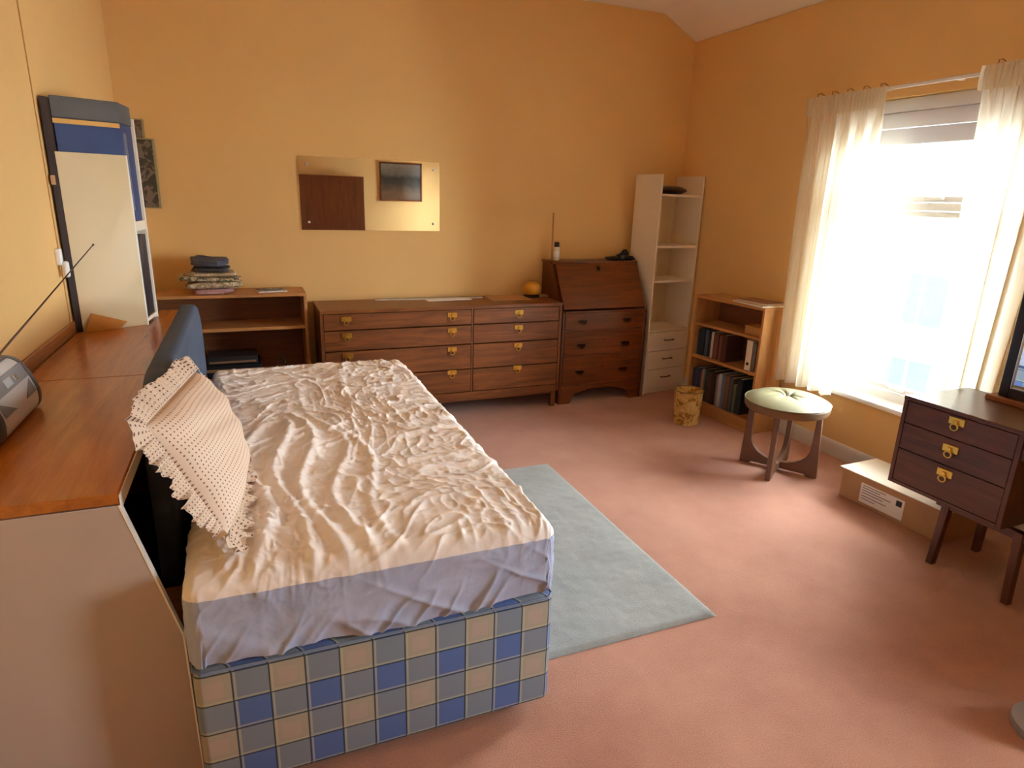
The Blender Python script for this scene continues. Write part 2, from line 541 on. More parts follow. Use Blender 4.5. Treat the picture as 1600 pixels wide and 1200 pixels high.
def protector():
    r, top, drop = .036, .220, .172
    L = r * PI / 2 + drop
    ax, ay = bw / 2 - r, bl / 2 - r            # half inner rectangle
    nx, ny = 330, 620
    fx, fy = ax + L, ay + L
    u = np.linspace(-1, 1, nx)[:, None] * np.ones((1, ny)) * fx
    v = np.linspace(-1, 1, ny)[None, :] * np.ones((nx, 1)) * fy
    # square corner -> quarter disc
    cx, cy = np.clip((np.abs(u) - ax) / L, 0, 1), np.clip((np.abs(v) - ay) / L, 0, 1)
    both = (cx > 0) & (cy > 0)
    dx = np.where(both, cx * np.sqrt(1 - cy * cy / 2), cx); dy = np.where(both, cy * np.sqrt(1 - cx * cx / 2), cy)
    qx, qy = np.clip(u, -ax, ax), np.clip(v, -ay, ay)
    px, py = qx + np.sign(u) * dx * L, qy + np.sign(v) * dy * L
    d = np.hypot(px - qx, py - qy)
    nxn, nyn = np.where(d > 1e-9, (px - qx) / np.maximum(d, 1e-9), 0), np.where(d > 1e-9, (py - qy) / np.maximum(d, 1e-9), 0)
    a = np.clip(d / r, 0, PI / 2)
    over = np.maximum(d - r * PI / 2, 0)
    X = qx + nxn * r * np.sin(a); Y = qy + nyn * r * np.sin(a)
    Z = top - r * (1 - np.cos(a)) - over
    # ---- creases on the top
    x, y = px + 3.0, py + 3.0
    wx = vnoise(x * 3.1, y * 2.3, 11) - .5; wy = vnoise(x * 2.7, y * 3.3, 12) - .5
    def ridge(n, k): return np.clip(1 - np.abs(2 * n - 1), 0, 1) ** k
    h = .0065 * ridge(vnoise(x * 9 + wx * 4, y * 3.6 + wy * 4, 21), 5)
    h += .0075 * ridge(vnoise(x * 7 + wy * 5, y * 11 + wx * 5, 22), 6)
    h += .0045 * ridge(vnoise(x * 24 + wx * 7, y * 13 + wy * 7, 23), 3)
    h += .0034 * ridge(vnoise(x * 30 + wy * 7, y * 36 + wx * 7, 24), 2)
    h += .0016 * ridge(vnoise(x * 55 + wx * 9, y * 48 + wy * 9, 26), 2)
    h += .006 * (vnoise(x * 4, y * 4, 25) - .5)
    # long wandering folds beside the pillow, running the length of the bed
    for k, (c0, amp, wd, ph) in enumerate(((-.29, .016, .020, .2), (-.20, .018, .018, 1.4), (-.13, .015, .017, 2.3), (-.05, .010, .016, 3.0), (.02, .008, .014, 4.1))):
        cc = c0 + .035 * np.sin(py * 7.5 + ph) + .05 * (vnoise(y * 2.2, y * 0 + k * 3.7, 31) - .5)
        env = np.clip(1 - np.abs((py + .42) / .62) ** 4, 0, 1)
        h += amp * env * np.exp(-((px - cc) / wd) ** 2)
    # pulls across towards the far side and the window-side edge
    for k in range(9):
        yy = -.8 + k * .2 + .05 * math.sin(k * 2.1)
        cc = yy + .18 * (px) + .03 * np.sin(px * 9 + k)
        env = np.clip((px + .1) / .25, 0, 1)
        h += .0055 * env * np.exp(-((py - cc) / .016) ** 2)
    hf = h * (1 - .45 * np.clip(d / (r * 1.2), 0, 1)) * (1 - np.clip(over / .06, 0, 1) * .8)
    X = X + nxn * np.sin(a) * hf; Y = Y + nyn * np.sin(a) * hf; Z = Z + np.cos(a) * hf
    # ---- gathers on the skirt
    sd = np.clip(over / drop, 0, 1)
    per = np.where(np.abs(nyn) > np.abs(nxn), px, py) + 3
    g = .013 * sd * ridge(vnoise(per * 13 + sd * 1.8, sd * 1.2 + per * 0, 41), 4) + .015 * sd * ridge(vnoise(per * 7 - sd * 1.9, sd * .9, 42), 5)
    g += .010 * sd ** 1.5 * ridge(vnoise(per * 22 + sd * 2.5, sd * 1.2, 45), 3)
    g += .006 * (vnoise(per * 6, sd * 3, 43) - .5) * np.sin(PI * sd)
    g -= .010 * sd ** 4
    g = g * (1 - np.clip(np.minimum(np.abs(nxn), np.abs(nyn)) * 1.8, 0, .85))
    X = X + nxn * g; Y = Y + nyn * g
    Z = Z + sd ** 2 * .016 * (vnoise(per * 3.3, per * 0, 44) - .35)
    P = np.stack([X + bw / 2, Y + bl / 2, Z], -1)
    seam = r * PI / 2 - .002
    quad_d = np.maximum.reduce([d[:-1, :-1], d[1:, :-1], d[1:, 1:], d[:-1, 1:]])
    idx = np.arange(nx * ny).reshape(nx, ny)
    Q = np.stack([idx[:-1, :-1], idx[1:, :-1], idx[1:, 1:], idx[:-1, 1:]], -1)
    for name, mask, mat in (('protector_top', quad_d <= seam, pad_m), ('protector_skirt', quad_d > seam, skirt_cloth)):
        F = Q[mask].reshape(-1, 4)
        used, inv = np.unique(F, return_inverse=True)
        V = P.reshape(-1, 3)[used].copy()
        me = bpy.data.meshes.new(name)
        me.from_pydata(V.tolist(), [], inv.reshape(-1, 4).tolist())
        link_mesh(name, me, mat, mattress, 80)
protector()
# welt between the quilted top and the skirt
hb = thing('headboard', 'navy blue padded headboard with rounded corners beside the mattress', 'headboard', (-.27, 1.85, 0))
s = S()
prof = []
Lh, zt, zb, R = 1.60, .985, .40, .20
for k in range(9):
    t = PI - PI / 2 * k / 8
    prof.append((R + R * math.cos(t), zt - R + R * math.sin(t)))
for k in range(9):
    t = PI / 2 - PI / 2 * k / 8
    prof.append((Lh - R + R * math.cos(t), zt - R + R * math.sin(t)))
prof += [(Lh, zb), (0, zb)]
c = Vector((Lh / 2, (zt + zb) / 2))
rings = []
for t, k in ((-.030, .985), (-.029, .995), (-.02, 1.0), (.012, 1.0), (.026, .985), (.034, .955), (.038, .90)):
    rings.append([s.bm.verts.new((t, c.x + (p[0] - c.x) * (1 - (1 - k) * .5), c.y + (p[1] - c.y) * k)) for p in prof])
for i in range(len(rings) - 1):
    for k in range(len(prof)):
        s.bm.faces.new((rings[i][k], rings[i][(k + 1) % len(prof)], rings[i + 1][(k + 1) % len(prof)], rings[i + 1][k]))
s.bm.faces.new(rings[0][::-1]); s.bm.faces.new(rings[-1])
bmesh.ops.recalc_face_normals(s.bm, faces=s.bm.faces[:])
s.build('padded_panel', plain('navy_fabric', '#4d5564', .75, .08, 12, .1, 300, spec=.2), hb, 60)
for y in (.25, Lh - .25):
    S().box(-.028, -.002, y - .03, y + .03, 0, .5, .003).build('strut', oak_v, hb)

# ------------------------------------------------------------------ pillow
def pillow():
    NT, FT, FB, NB = (Vector(p) for p in ((-.255, 1.575, .975), (-.180, 2.14, .955), (-.090, 2.13, .675), (-.105, 1.545, .675)))
    base = (NB + FB) / 2
    root = thing('pillow', 'pillow in a dotted peach frilled pillowcase leaning on the headboard', 'pillow', (base.x, base.y, .635))
    off = Vector((base.x, base.y, .635))
    n, m = 44, 34
    nrm = ((FT - NT).cross(NB - NT)).normalized()
    if nrm.x < 0: nrm = -nrm
    def pos(u, v):
        return (NT * (1 - u) + FT * u) * (1 - v) + (NB * (1 - u) + FB * u) * v
    wlen, hlen = (FT - NT).length, (NB - NT).length
    A = np.zeros((n, m, 3)); B = np.zeros((n, m, 3)); UV = np.zeros((n, m, 2))
    for i in range(n):
        for j in range(m):
            u, v = i / (n - 1), j / (m - 1)
            puff = (max(0, 1 - abs(2 * u - 1) ** 3.0) * max(0, 1 - abs(2 * v - 1) ** 3.0)) ** .55
            wr = .006 * math.sin(9 * u + 5 * v) * puff + .004 * math.sin(23 * v - 8 * u) * puff
            sag = .35 + .65 * v
            p = pos(u, v)
            # edges pull in between the corners
            p = p + (pos(.5, .5) - p) * .0
            A[i, j] = p + nrm * (puff * .105 * (0.55 + .45 * sag) + wr) - off
            B[i, j] = p - nrm * puff * .02 - off
            UV[i, j] = (u * wlen, v * hlen)
    S().grid(A, UV, flip=True).grid(B, UV).build('pillow_body', dots_m, root, 80)
    # frill all round
    per = []
    K = 640
    for k in range(K):
        t = 4 * k / K
        e, q = int(t), t - int(t)
        u, v = [(q, 0), (1, q), (1 - q, 1), (0, 1 - q)][e]
        ou, ov = u - .5, v - .5
        per.append((u, v, ou, ov))
    rows = 7
    G = np.zeros((K + 1, rows, 3)); U2 = np.zeros((K + 1, rows, 2))
    kk = np.arange(K + 1) % K
    FN = [vnoise(kk * a, kk * 0.0 + b, 70 + int(b)) for a, b in ((.10, 1.0), (.31, 2.0), (.16, 3.0), (.37, 4.0))]
    ax_u, ax_v = (FT - NT).normalized(), (NB - NT).normalized()
    for k in range(K + 1):
        u, v, ou, ov = per[k % K]
        o = Vector((0, 0, 0))
        mx = max(abs(ou), abs(ov))
        if abs(ou) > .42: o += ax_u * math.copysign((abs(ou) - .42) / .08, ou)
        if abs(ov) > .42: o += ax_v * math.copysign((abs(ov) - .42) / .08, ov)
        o = o.normalized() if o.length > 0 else o
        for j in range(rows):
            q = j / (rows - 1)
            wid = .056 * (1 + .22 * (FN[0][k] - .5) + .12 * (FN[1][k] - .5))
            lift = (.026 * (FN[2][k] - .5) + .014 * (FN[3][k] - .5)) * q ** .8
            flop = -.012 * q * q if v < .9 else .02 * q
            p = pos(u, v) + o * wid * q + nrm * (lift + flop + .012)
            p.z = max(p.z, .648 + .004 * math.sin(k))
            G[k, j] = p - off
            U2[k, j] = (k * .00285, q * .055)
    S().grid(G, U2).build('frill', frill_m, root, 80)
pillow()

# ------------------------------------------------------------------ low shelf unit with wooden top along the left wall
DZ = .835
unit = thing('low_shelf_unit', 'low open shelf unit with orange-brown wooden top along the left wall', 'shelf unit', (0, 1.54, 0))
xw = LW + .016
S().prism([(xw, 0), (-.217, 0), (-.222, .435), (-.315, .805), (xw, .805)], 'y', 0, .018, .0012).build('end_panel', taupe_lam, unit)
S().prism([(-.2165, 0), (-.2130, 0), (-.2180, .437), (-.3115, .807), (-.3155, .805), (-.2225, .435)], 'y', -.001, .019).build('end_edging', white_edge, unit)
S().box(xw, -.312, 0, 1.06, .807, DZ, .003).build('wooden_top', desk_top_m, unit)
S().box(xw, -.312, 1.062, 2.50, .807, DZ, .003).build('wooden_top', desk_top_m, unit)
S().box(-.3115, -.3085, .0, 2.50, .795, DZ - .004, .001).build('front_edging', white_edge, unit)
for y in (.9, 1.7, 2.48):
    S().box(xw, -.33, y, y + .018, 0, .806, .001).build('upright', taupe_lam, unit)
S().box(xw, xw + .006, .019, 2.48, .02, .806).build('back_panel', dark_int, unit)
for y0, y1 in ((.0185, .899), (.919, 1.699), (1.719, 2.479)):
    for z in (.06, .42):
        S().box(xw + .007, -.335, y0, y1, z, z + .018, .001).build('shelf', brownv, unit)
S().prism([(-.335, .0185), (-.232, .0185), (-.232, .26), (-.335, .26)], 'z', .40, .419).build('front_shelf', oakish, unit)
S().prism([(-.236, .0185), (-.218, .0185), (-.218, .034), (-.236, .034)], 'z', 0, .42).build('front_post', white_edge, unit)
S().box(LW + .001, LW + .013, .1, 2.0, DZ, DZ + .052, .002).build('upstand', oak_y, unit)

# ------------------------------------------------------------------ radio
radio = thing('portable_radio', 'silver portable radio with dark end caps and raised aerial on wooden top', 'radio', (-.69, 1.94, DZ))
def radio_profile(k=1.0):
    pts = [(-.060, .006), (.052, .004), (.064, .020), (.066, .060), (.050, .110), (.030, .150), (.004, .166), (-.040, .166), (-.062, .150), (-.068, .070)]
    c = (0, .085)
    for _ in range(2):                       # round the corners
        pts = [q for i in range(len(pts)) for q in ((pts[i][0] * .78 + pts[(i + 1) % len(pts)][0] * .22, pts[i][1] * .78 + pts[(i + 1) % len(pts)][1] * .22), (pts[i][0] * .22 + pts[(i + 1) % len(pts)][0] * .78, pts[i][1] * .22 + pts[(i + 1) % len(pts)][1] * .78))]
    return [(c[0] + (p[0] - c[0]) * k, c[1] + (p[1] - c[1]) * k) for p in pts]
silver = plain('silver_plastic', '#d2d6da', .35, .04, metal=.1)
S().prism(radio_profile(), 'y', .022, .325).build('radio_body', silver, radio)
dk = plain('charcoal_plastic', '#55565a', .45, .06)
def cap(y0, y1, k0, k1):
    s = S()
    rings = [[s.bm.verts.new((p[0], y, p[1])) for p in radio_profile(k)] for y, k in ((y0, k0), (y0 + (y1 - y0) * .5, 1.02), (y1 - (y1 - y0) * .2, (1.02 + k1) / 2 + .02), (y1, k1))]
    n = len(rings[0])
    for i in range(3):
        for k in range(n):
            s.bm.faces.new((rings[i][k], rings[i][(k + 1) % n], rings[i + 1][(k + 1) % n], rings[i + 1][k]))
    s.bm.faces.new(rings[0][::-1]); s.bm.faces.new(rings[-1])
    bmesh.ops.recalc_face_normals(s.bm, faces=s.bm.faces[:])
    return s.build('end_cap', dk, radio, 40)
cap(.3255, .375, 1.02, .80)
cap(.0215, -.025, 1.02, .80)
def on_front(y0, y1, t0, t1, th, name, mat):
    a, b = Vector((.0655, .062)), Vector((.030, .150))
    p, q = a + (b - a) * t0, a + (b - a) * t1
    nrm = Vector((q.y - p.y, p.x - q.x)).normalized() * th
    S().prism([tuple(p - nrm * .6), tuple(p + nrm), tuple(q + nrm), tuple(q - nrm * .6)], 'y', y0, y1, .0012).build(name, mat, radio)
on_front(.023, .324, .50, .98, .003, 'control_band', plain('mid_grey_plastic', '#8d9095', .4, .05))
def triangle(y0, y1):
    a, b = Vector((.0655, .062)), Vector((.030, .150))
    nrm = Vector((b.y - a.y, a.x - b.x)).normalized()
    s = S()
    pts = [(y0, .02), (y1, .02), (y1, .46)]
    fr = []
    for th in (.0005, .003):
        ring = []
        for y, t in pts:
            q = a + (b - a) * t + nrm * th
            ring.append(s.bm.verts.new((q.x, y, q.y)))
        fr.append(ring)
    s.bm.faces.new(fr[0][::-1]); s.bm.faces.new(fr[1])
    for k in range(3): s.bm.faces.new((fr[0][k], fr[0][(k + 1) % 3], fr[1][(k + 1) % 3], fr[1][k]))
    bmesh.ops.recalc_face_normals(s.bm, faces=s.bm.faces[:])
    s.build('speaker_grille', plain('grey_mesh', '#85878c', .6, .1, 60), radio)
triangle(.22, .31)
triangle(.125, .035)
on_front(.15, .20, .60, .85, .0045, 'display', plain('pale_display', '#c9d2d6', .2))
on_front(.225, .245, .62, .80, .0045, 'button', steel)
S().box(-.055, .006, .05, .32, .163, .172, .003).build('top_panel', dk, radio)
S().box(-.02, .0, .24, .262, .171, .177, .002).build('button', steel, radio)
S().box(-.02, .0, .20, .222, .171, .177, .002).build('button', steel, radio)
tip, low = Vector((-.486, 2.6, 1.302)), Vector((-.649, 2.1, 1.048))
b0 = low + (low - tip) * .10
lo = Vector(radio.location)
s = S().tube([b0 - lo, low + (tip - low) * .45 - lo, tip - lo], [.0034, .0024, .0016], 8)
s.tube([tip - lo, tip + (tip - low) * .008 - lo], .0032, 8)
s.tube([b0 - lo, Vector((-.045, b0.y - lo.y, .160))], .0036, 8)
s.build('aerial', plain('aerial_metal', '#6b5548', .35, .05, metal=.8), radio)
for y in (.05, .31):
    S().box(-.05, .045, y, y + .02, 0, .008, .002).build('foot', black_m, radio)

# ------------------------------------------------------------------ tall cream bookcase standing on the wooden top
tb = thing('tall_bookcase', 'tall cream laminate bookcase standing on the wooden top by the left wall', 'bookcase', (-.766, 3.475, DZ))
# footprint: splayed near side A-B, open front B-C, far side C-D, back D-A
qa, qb, qc, qd = Vector((0, 0)), Vector((.280, .125)), Vector((.300, .365)), Vector((.034, .325))
def foot(u0, u1, v0, v1):
    """part of the footprint; u from back to front, v from near to far side"""
    f = lambda u, v: (qa.lerp(qb, u)).lerp(qd.lerp(qc, u), v)
    return [tuple(f(u0, v0)), tuple(f(u1, v0)), tuple(f(u1, v1)), tuple(f(u0, v1))]
S().prism(foot(.085, .99, 0, .06), 'z', 0, .80, .001).build('side_panel', cream_lam, tb)
S().prism(foot(.99, 1.0, 0, .06), 'z', 0, .80).build('edging', white_edge, tb)
S().prism(foot(.085, .99, .935, 1), 'z', 0, .98, .001).build('side_panel', white_lam, tb)
S().prism(foot(.99, 1.0, .935, 1), 'z', 0, .98).build('edging', white_edge, tb)
S().prism(foot(0, .084, -.01, 1), 'z', 0, 1.02, .001).build('back_panel', dark_int, tb)  # back board, dark and tall to stand in for the shadow gap by the wall
S().prism(foot(.085, .99, .061, .934), 'z', .455, .50, .001).build('shelf', white_lam, tb)
S().prism(foot(.085, .99, .061, .934), 'z', .012, .03, .001).build('shelf', white_lam, tb)
S().prism(foot(.0, .05, -.05, -.011), 'z', .66, .70, .001).build('bracket', oak_v, tb)
bx = thing('archive_box', 'blue archive box with grey flap standing in the tall cream bookcase', 'box', (-.766, 3.475, DZ + .5005))
S().prism(foot(.10, .955, .075, .92), 'z', 0, .44, .003).build('box_body', blue_board, bx)
S().prism(foot(.09, .965, .068, .925), 'z', .441, .530, .003).build('flap', grey_board, bx)
S().prism(foot(.10, .95, .062, .0745), 'z', .418, .438).build('paper_edge', plain('manila_paper', '#d9a95c', .7), bx)
S().prism(foot(.9555, .962, .2, .4), 'z', .05, .40).build('tape', plain('grey_blue_tape', '#56637f', .4), bx)
for k, (c1, nm) in enumerate((('#2a2530', 'black-purple'), ('#33282a', 'black-brown'), ('#241f28', 'plain black'))):
    v0, v1 = .075 + k * .285, .355 + k * .285
    f = thing('ring_binder', f'{nm} ring binder standing low inside the tall cream bookcase', 'binder', (-.766, 3.475, DZ + .0305), 0, 'binders in the tall bookcase')
    bmat = plain('binder_' + c1, c1, .5, .1, 14)
    S().prism(foot(.94, .965, v0, v1), 'z', 0, .40, .001).prism(foot(.2, .939, v0, v0 + .015), 'z', 0, .40).prism(foot(.2, .939, v1 - .015, v1), 'z', 0, .40).build('cover', bmat, f)
    S().prism(foot(.22, .90, v0 + .02, v1 - .02), 'z', .004, .37).build('pages', paper_m, f)
oc = S().prism([(0, 0), (.145, .0), (.18, .030), (.035, .085)], 'y', 0, .003)
oc.xf(Matrix.Rotation(math.atan2(.125, .280), 4, 'Z') @ Matrix.Rotation(math.radians(-12), 4, 'X'))
tag(oc.build('orange_card', orange_card), 'creased orange card leaning against the foot of the tall cream bookcase', 'card').location = (-.728, 3.470, DZ + .001)
pl = thing('wall_plug', 'small white plastic plug on the left wall by the bookcase', 'plug', (LW, 3.40, 1.10))
S().box(0, .020, -.022, .022, .055, .125, .004, 2).build('socket_plate', white_pvc, pl)
S().box(.018, .040, -.015, .022, .0, .070, .008, 2).build('plug_body', white_pvc, pl)
# hanging calendars on the back wall beside the corner
for (x0, x1, z0, z1, c1, lab, y) in ((-.585, -.500, 1.60, 1.875, '#6b4a3a', 'small brown calendar on the back wall above the olive-edged one', .012), (-.575, -.455, 1.375, 1.77, '#4a4335', 'dark calendar with pale olive edge on the back wall behind tall bookcase', .03)):
    k = thing('wall_calendar', lab, 'calendar', (x0, BW - .001, z0))
    S().box(0, x1 - x0, -y, 0, 0, z1 - z0, .002).build('backing', plain('olive_card', '#9c8f5f', .6), k)
    S().box(.004, x1 - x0 - .012, -y - .004, -y + .001, .006, z1 - z0 - .008, .001).build('sheet', print_mat('calendar_print' + c1, [c1, '#7d6b58', c1, '#3a332c'], 9), k)

# ------------------------------------------------------------------ low bookcase at the back left
lb = thing('low_bookcase', 'low veneered bookcase with open shelves between headboard and chest of drawers', 'bookcase', (-.56, 4.20, 0))
lw, lh, ld = .885, .886, .30
for x in (0, lw - .018):
    S().box(x, x + .018, 0, ld, 0, lh - .0185, .001).build('side_panel', oak_v, lb)
S().box(0, lw, -.004, ld, lh - .018, lh, .002).build('top', oakish, lb)
S().box(.019, lw - .019, .005, ld - .008, .66, .68, .001).build('shelf', oakish, lb)
S().box(.019, lw - .019, .005, ld - .008, .34, .358, .001).build('shelf', oakish, lb)
S().box(.019, lw - .019, .005, ld - .008, .06, .078, .001).build('shelf', oakish, lb)
S().box(.0185, lw - .0185, ld - .007, ld - .001, .02, lh - .019).build('back_panel', brownv, lb)
vcr = thing('video_recorder', 'black and silver video recorder on a shelf of the low bookcase', 'recorder', (-.30, 4.225, .3585))
S().box(0, .33, 0, .24, .006, .085, .003).build('casing', black_m, vcr)
S().box(.01, .32, -.004, .002, .045, .062, .001).build('silver_band', plain('champagne_plastic', '#8a6a4c', .35), vcr)
S().box(.03, .20, -.005, .001, .018, .038, .001).build('tape_slot', plain('dark_blue_plastic', '#20283a', .3), vcr)
for x in (.03, .28): S().box(x, x + .03, .03, .06, 0, .007).build('foot', black_m, vcr)
v2 = thing('set_top_box', 'flat dark set-top box resting on the video recorder', 'set-top box', (-.28, 4.235, .4445))
S().box(0, .29, 0, .2, .004, .05, .003).build('casing', plain('dark_grey_plastic', '#2b2a2c', .4), v2)
S().box(.01, .28, -.003, .001, .012, .024, .001).build('silver_band', plain('champagne_plastic', '#8a6a4c', .35), v2)
for x in (.03, .24): S().box(x, x + .02, .03, .06, 0, .005).build('foot', black_m, v2)
cb = S().tube([(.0, 0, .004), (.06, -.02, .004), (.10, .02, .10), (.12, .05, .13), (.14, .03, .05), (.17, 0, .004), (.2, -.02, .004)], .004, 6)
tag(cb.build('cable', black_m), 'black cable looped beside the video recorder', 'cable').location = (.04, 4.27, .3585)

# folded cloths piled on the low bookcase
def folded(name, x0, x1, y0, y1, z0, h, mat, label, seed, tilt=0):
    r = random.Random(seed)
    n, m = 22, 26
    s = S()
    # rounded, uneven bundle from a squashed super-ellipsoid with layer grooves
    P = np.zeros((m + 1, n, 3))
    for j in range(m + 1):
        t = 2 * PI * j / m
        for i in range(n):
            p = -PI / 2 + PI * i / (n - 1)
            cs = lambda a, e: math.copysign(abs(math.cos(a)) ** e, math.cos(a))
            sn = lambda a, e: math.copysign(abs(math.sin(a)) ** e, math.sin(a))
            k = 1 + .05 * math.sin(3 * t + seed) + .035 * math.sin(7 * t + 2 * seed) + .02 * math.sin(9 * p + seed)
            k *= 1 + .10 * (vnoise(np.array(3 + 3 * math.cos(t) + seed * 5.3), np.array(3 + 2 * p + 3 * math.sin(t)), 60 + seed) - .5) * 2
            gx = (x1 - x0) / 2 * cs(t, .45) * cs(p, .35) * k
            gy = (y1 - y0) / 2 * sn(t, .45) * cs(p, .35) * k
            gz = h / 2 * (1 + sn(p, .55) * (1 + .12 * math.sin(4 * t + seed) * (p > 0)))
            gz += tilt * gx * (i / (n - 1))
            P[j, i] = (gx, gy, max(0, gz))
    s.grid(P, flip=False)
    bmesh.ops.remove_doubles(s.bm, verts=s.bm.verts[:], dist=.0005)
    bmesh.ops.recalc_face_normals(s.bm, faces=s.bm.faces[:])
    o = s.build(name, mat, None, 50)
    o.location = ((x0 + x1) / 2, (y0 + y1) / 2, z0)
    tag(o, label, 'cloth', 'folded cloths on the low bookcase')
    return o
zt = lh
folded('folded_cloth', -.33, -.10, 4.22, 4.44, zt, .034, plain('dusty_pink_cloth', '#b98a84', .85, .1, 20), 'folded dusty pink cloth at the bottom of the cloth pile', 1)
folded('folded_cloth', -.36, -.06, 4.215, 4.45, zt + .034, .042, print_mat('floral_cotton', ['#d8c7a6', '#8d7a58', '#c9b594', '#6c5a4a'], 26), 'thick folded floral cream cloth above the pink one', 2, .05)
folded('folded_cloth', -.39, -.05, 4.22, 4.45, zt + .077, .028, print_mat('leaf_print_cotton', ['#b9a27c', '#5e5a3f', '#d3bf98', '#8a6f52'], 30), 'folded leaf-print cloth spreading wide in the middle of the pile', 3, -.06)
folded('folded_cloth', -.34, -.07, 4.23, 4.45, zt + .106, .024, print_mat('beige_stripe_cotton', ['#d6c6ab', '#b09a78', '#e0d4be'], 18), 'folded pale beige cloth just under the slate grey one', 4)
folded('folded_cloth', -.31, -.11, 4.24, 4.44, zt + .131, .030, plain('black_white_cloth', '#3c3838', .85, .25, 30), 'dark charcoal cloth with pale edge below the slate grey bundle', 5)
folded('folded_cloth', -.32, -.11, 4.24, 4.44, zt + .162, .052, plain('slate_cloth', '#55525c', .85, .12, 20), 'slate grey bundled cloth topping the cloth pile', 6, -.08)
mg = thing('magazine', 'thin silver-blue magazine lying on the low bookcase', 'magazine', (.05, 4.26, lh), math.radians(8))
S().box(0, .17, 0, .13, 0, .007, .001).build('pages', paper_m, mg)
S().box(-.001, .171, -.001, .131, .007, .009, .0005).build('cover', print_mat('magazine_cover', ['#9aa4ad', '#70604c', '#b9c2c8', '#7f8a94'], 22), mg)

# ------------------------------------------------------------------ chest of drawers
chest = thing('chest_of_drawers', 'long dark walnut chest of drawers with brass ring pulls', 'chest of drawers', (.389, 4.103, 0))
cw, ch, cdp = 1.69, .786, .405
zb, zt2 = .125, ch
S().box(0, cw, -.006, cdp, ch - .022, ch, .002).build('top', walnut, chest)
S().box(0, .020, 0, cdp, zb, ch - .0225, .001).build('side_panel', walnut_v, chest)
S().box(cw - .020, cw, 0, cdp, zb, ch - .0225, .001).build('side_panel', walnut_v, chest)
S().box(.0205, cw - .0205, .0, .03, zb, .172, .002).build('bottom_rail', walnut, chest)
S().box(.0205, cw - .0205, .031, cdp, zb + .02, .165).build('bottom_panel', walnut, chest)
S().box(.0205, cw - .0205, cdp - .008, cdp - .001, .166, ch - .023).build('back_panel', dark_int, chest)
S().box(1.0, 1.014, .004, cdp - .01, .173, ch - .023, .001).build('divider', walnut_v, chest)
for x in (.02, cw - .055):
    for y in (.01, cdp - .045):
        S().prism([(x, 0), (x + .035, 0), (x + .035, zb - .0005), (x, zb - .0005)], 'y', y, y + .035, .002).build('leg', walnut_v, chest)
S().box(.06, cw - .06, .012, .03, zb - .02, zb - .0005, .001).build('apron', walnut, chest)
def ring_pull():
    s = S()
    s.box(-.023, .023, -.004, 0, .0, .026, .0015)
    s.box(-.006, .006, -.010, -.003, .006, .018, .001)
    s.ring((0, -.010, -.006), .0105, .0022, 'y', 18, 6)
    s.xf(Matrix.Diagonal((1.42, 1.4, 1.25, 1)))
    return s.build('handle', gold)
pull = ring_pull()
pull_used = [False]
def put_pull(parent, x, y, z):
    if not pull_used[0]:
        pull_used[0] = True
        pull.parent = parent; pull.location = (x, y, z)
        return pull
    return share(pull, 'handle', parent, (x, y, z))
rows = [(.656, .762), (.520, .652), (.342, .516), (.176, .338)]
for ci, (x0, x1, hs) in enumerate(((.022, .998, (.161, .862)), (1.016, cw - .022, (1.352,)))):
    for (a, b), hz in zip(rows, ((.716), (.609), (.478), (.314))):
        d = S().box(x0, x1, .002, .022, a + .0015, b - .0015, .0025).box(x0 + .02, x1 - .02, .023, cdp - .03, a + .012, b - .03).build('drawer', walnut, chest)
        for x in hs:
            put_pull(d, x, .002, hz - .004)
# things lying on the chest
rl = thing('steel_rule', 'long pale ruler lying along the back of the walnut chest', 'ruler', (.80, 4.44, ch), math.radians(-2))
S().box(0, .78, 0, .045, 0, .005, .001).build('blade', plain('pale_metal', '#c9c4ba', .35, .03), rl)
S().box(.0, .78, .040, .0455, .0045, .0065, .0005).build('edge_strip', plain('grey_metal', '#6d6a68', .4), rl)
pp = thing('paper_sheets', 'white paper sheets lying beside the long ruler on the chest', 'paper', (1.15, 4.34, ch), math.radians(3))
S().box(0, .33, 0, .075, 0, .003, .0005).build('sheet', paper_m, pp)
S().box(.05, .30, .01, .085, .003, .0045, .0004).build('sheet', paper_m, pp)
bd = thing('thin_board', 'thin light wooden board lying on the right end of the chest', 'board', (1.60, 4.28, ch), math.radians(-4))
S().box(0, .30, 0, .20, 0, .006, .001).build('board', oakish, bd)
S().box(0, .3005, -.001, .003, .0, .0062, .0005).build('edge', oak_v, bd)
yl = thing('yellow_lamp', 'small yellow domed lamp with dark base on the walnut chest', 'lamp', (1.965, 4.40, ch))
S().lathe([(.055, 0), (.062, .004), (.062, .012), (.045, .022)], (0, 0, 0), 28).build('base', black_m, yl)
S().lathe([(.046, .020), (.060, .034), (.066, .056), (.064, .078), (.052, .098), (.032, .110), (.010, .115)], (0, 0, 0), 28).build('dome', plain('mustard_enamel', '#d8962c', .3, .05), yl)
S().tube([(.05, -.03, .012), (.08, -.05, .018), (.112, -.055, .008)], [.010, .012, .007], 8).build('grip', plain('pinkish_plastic', '#b78f7a', .5), yl)

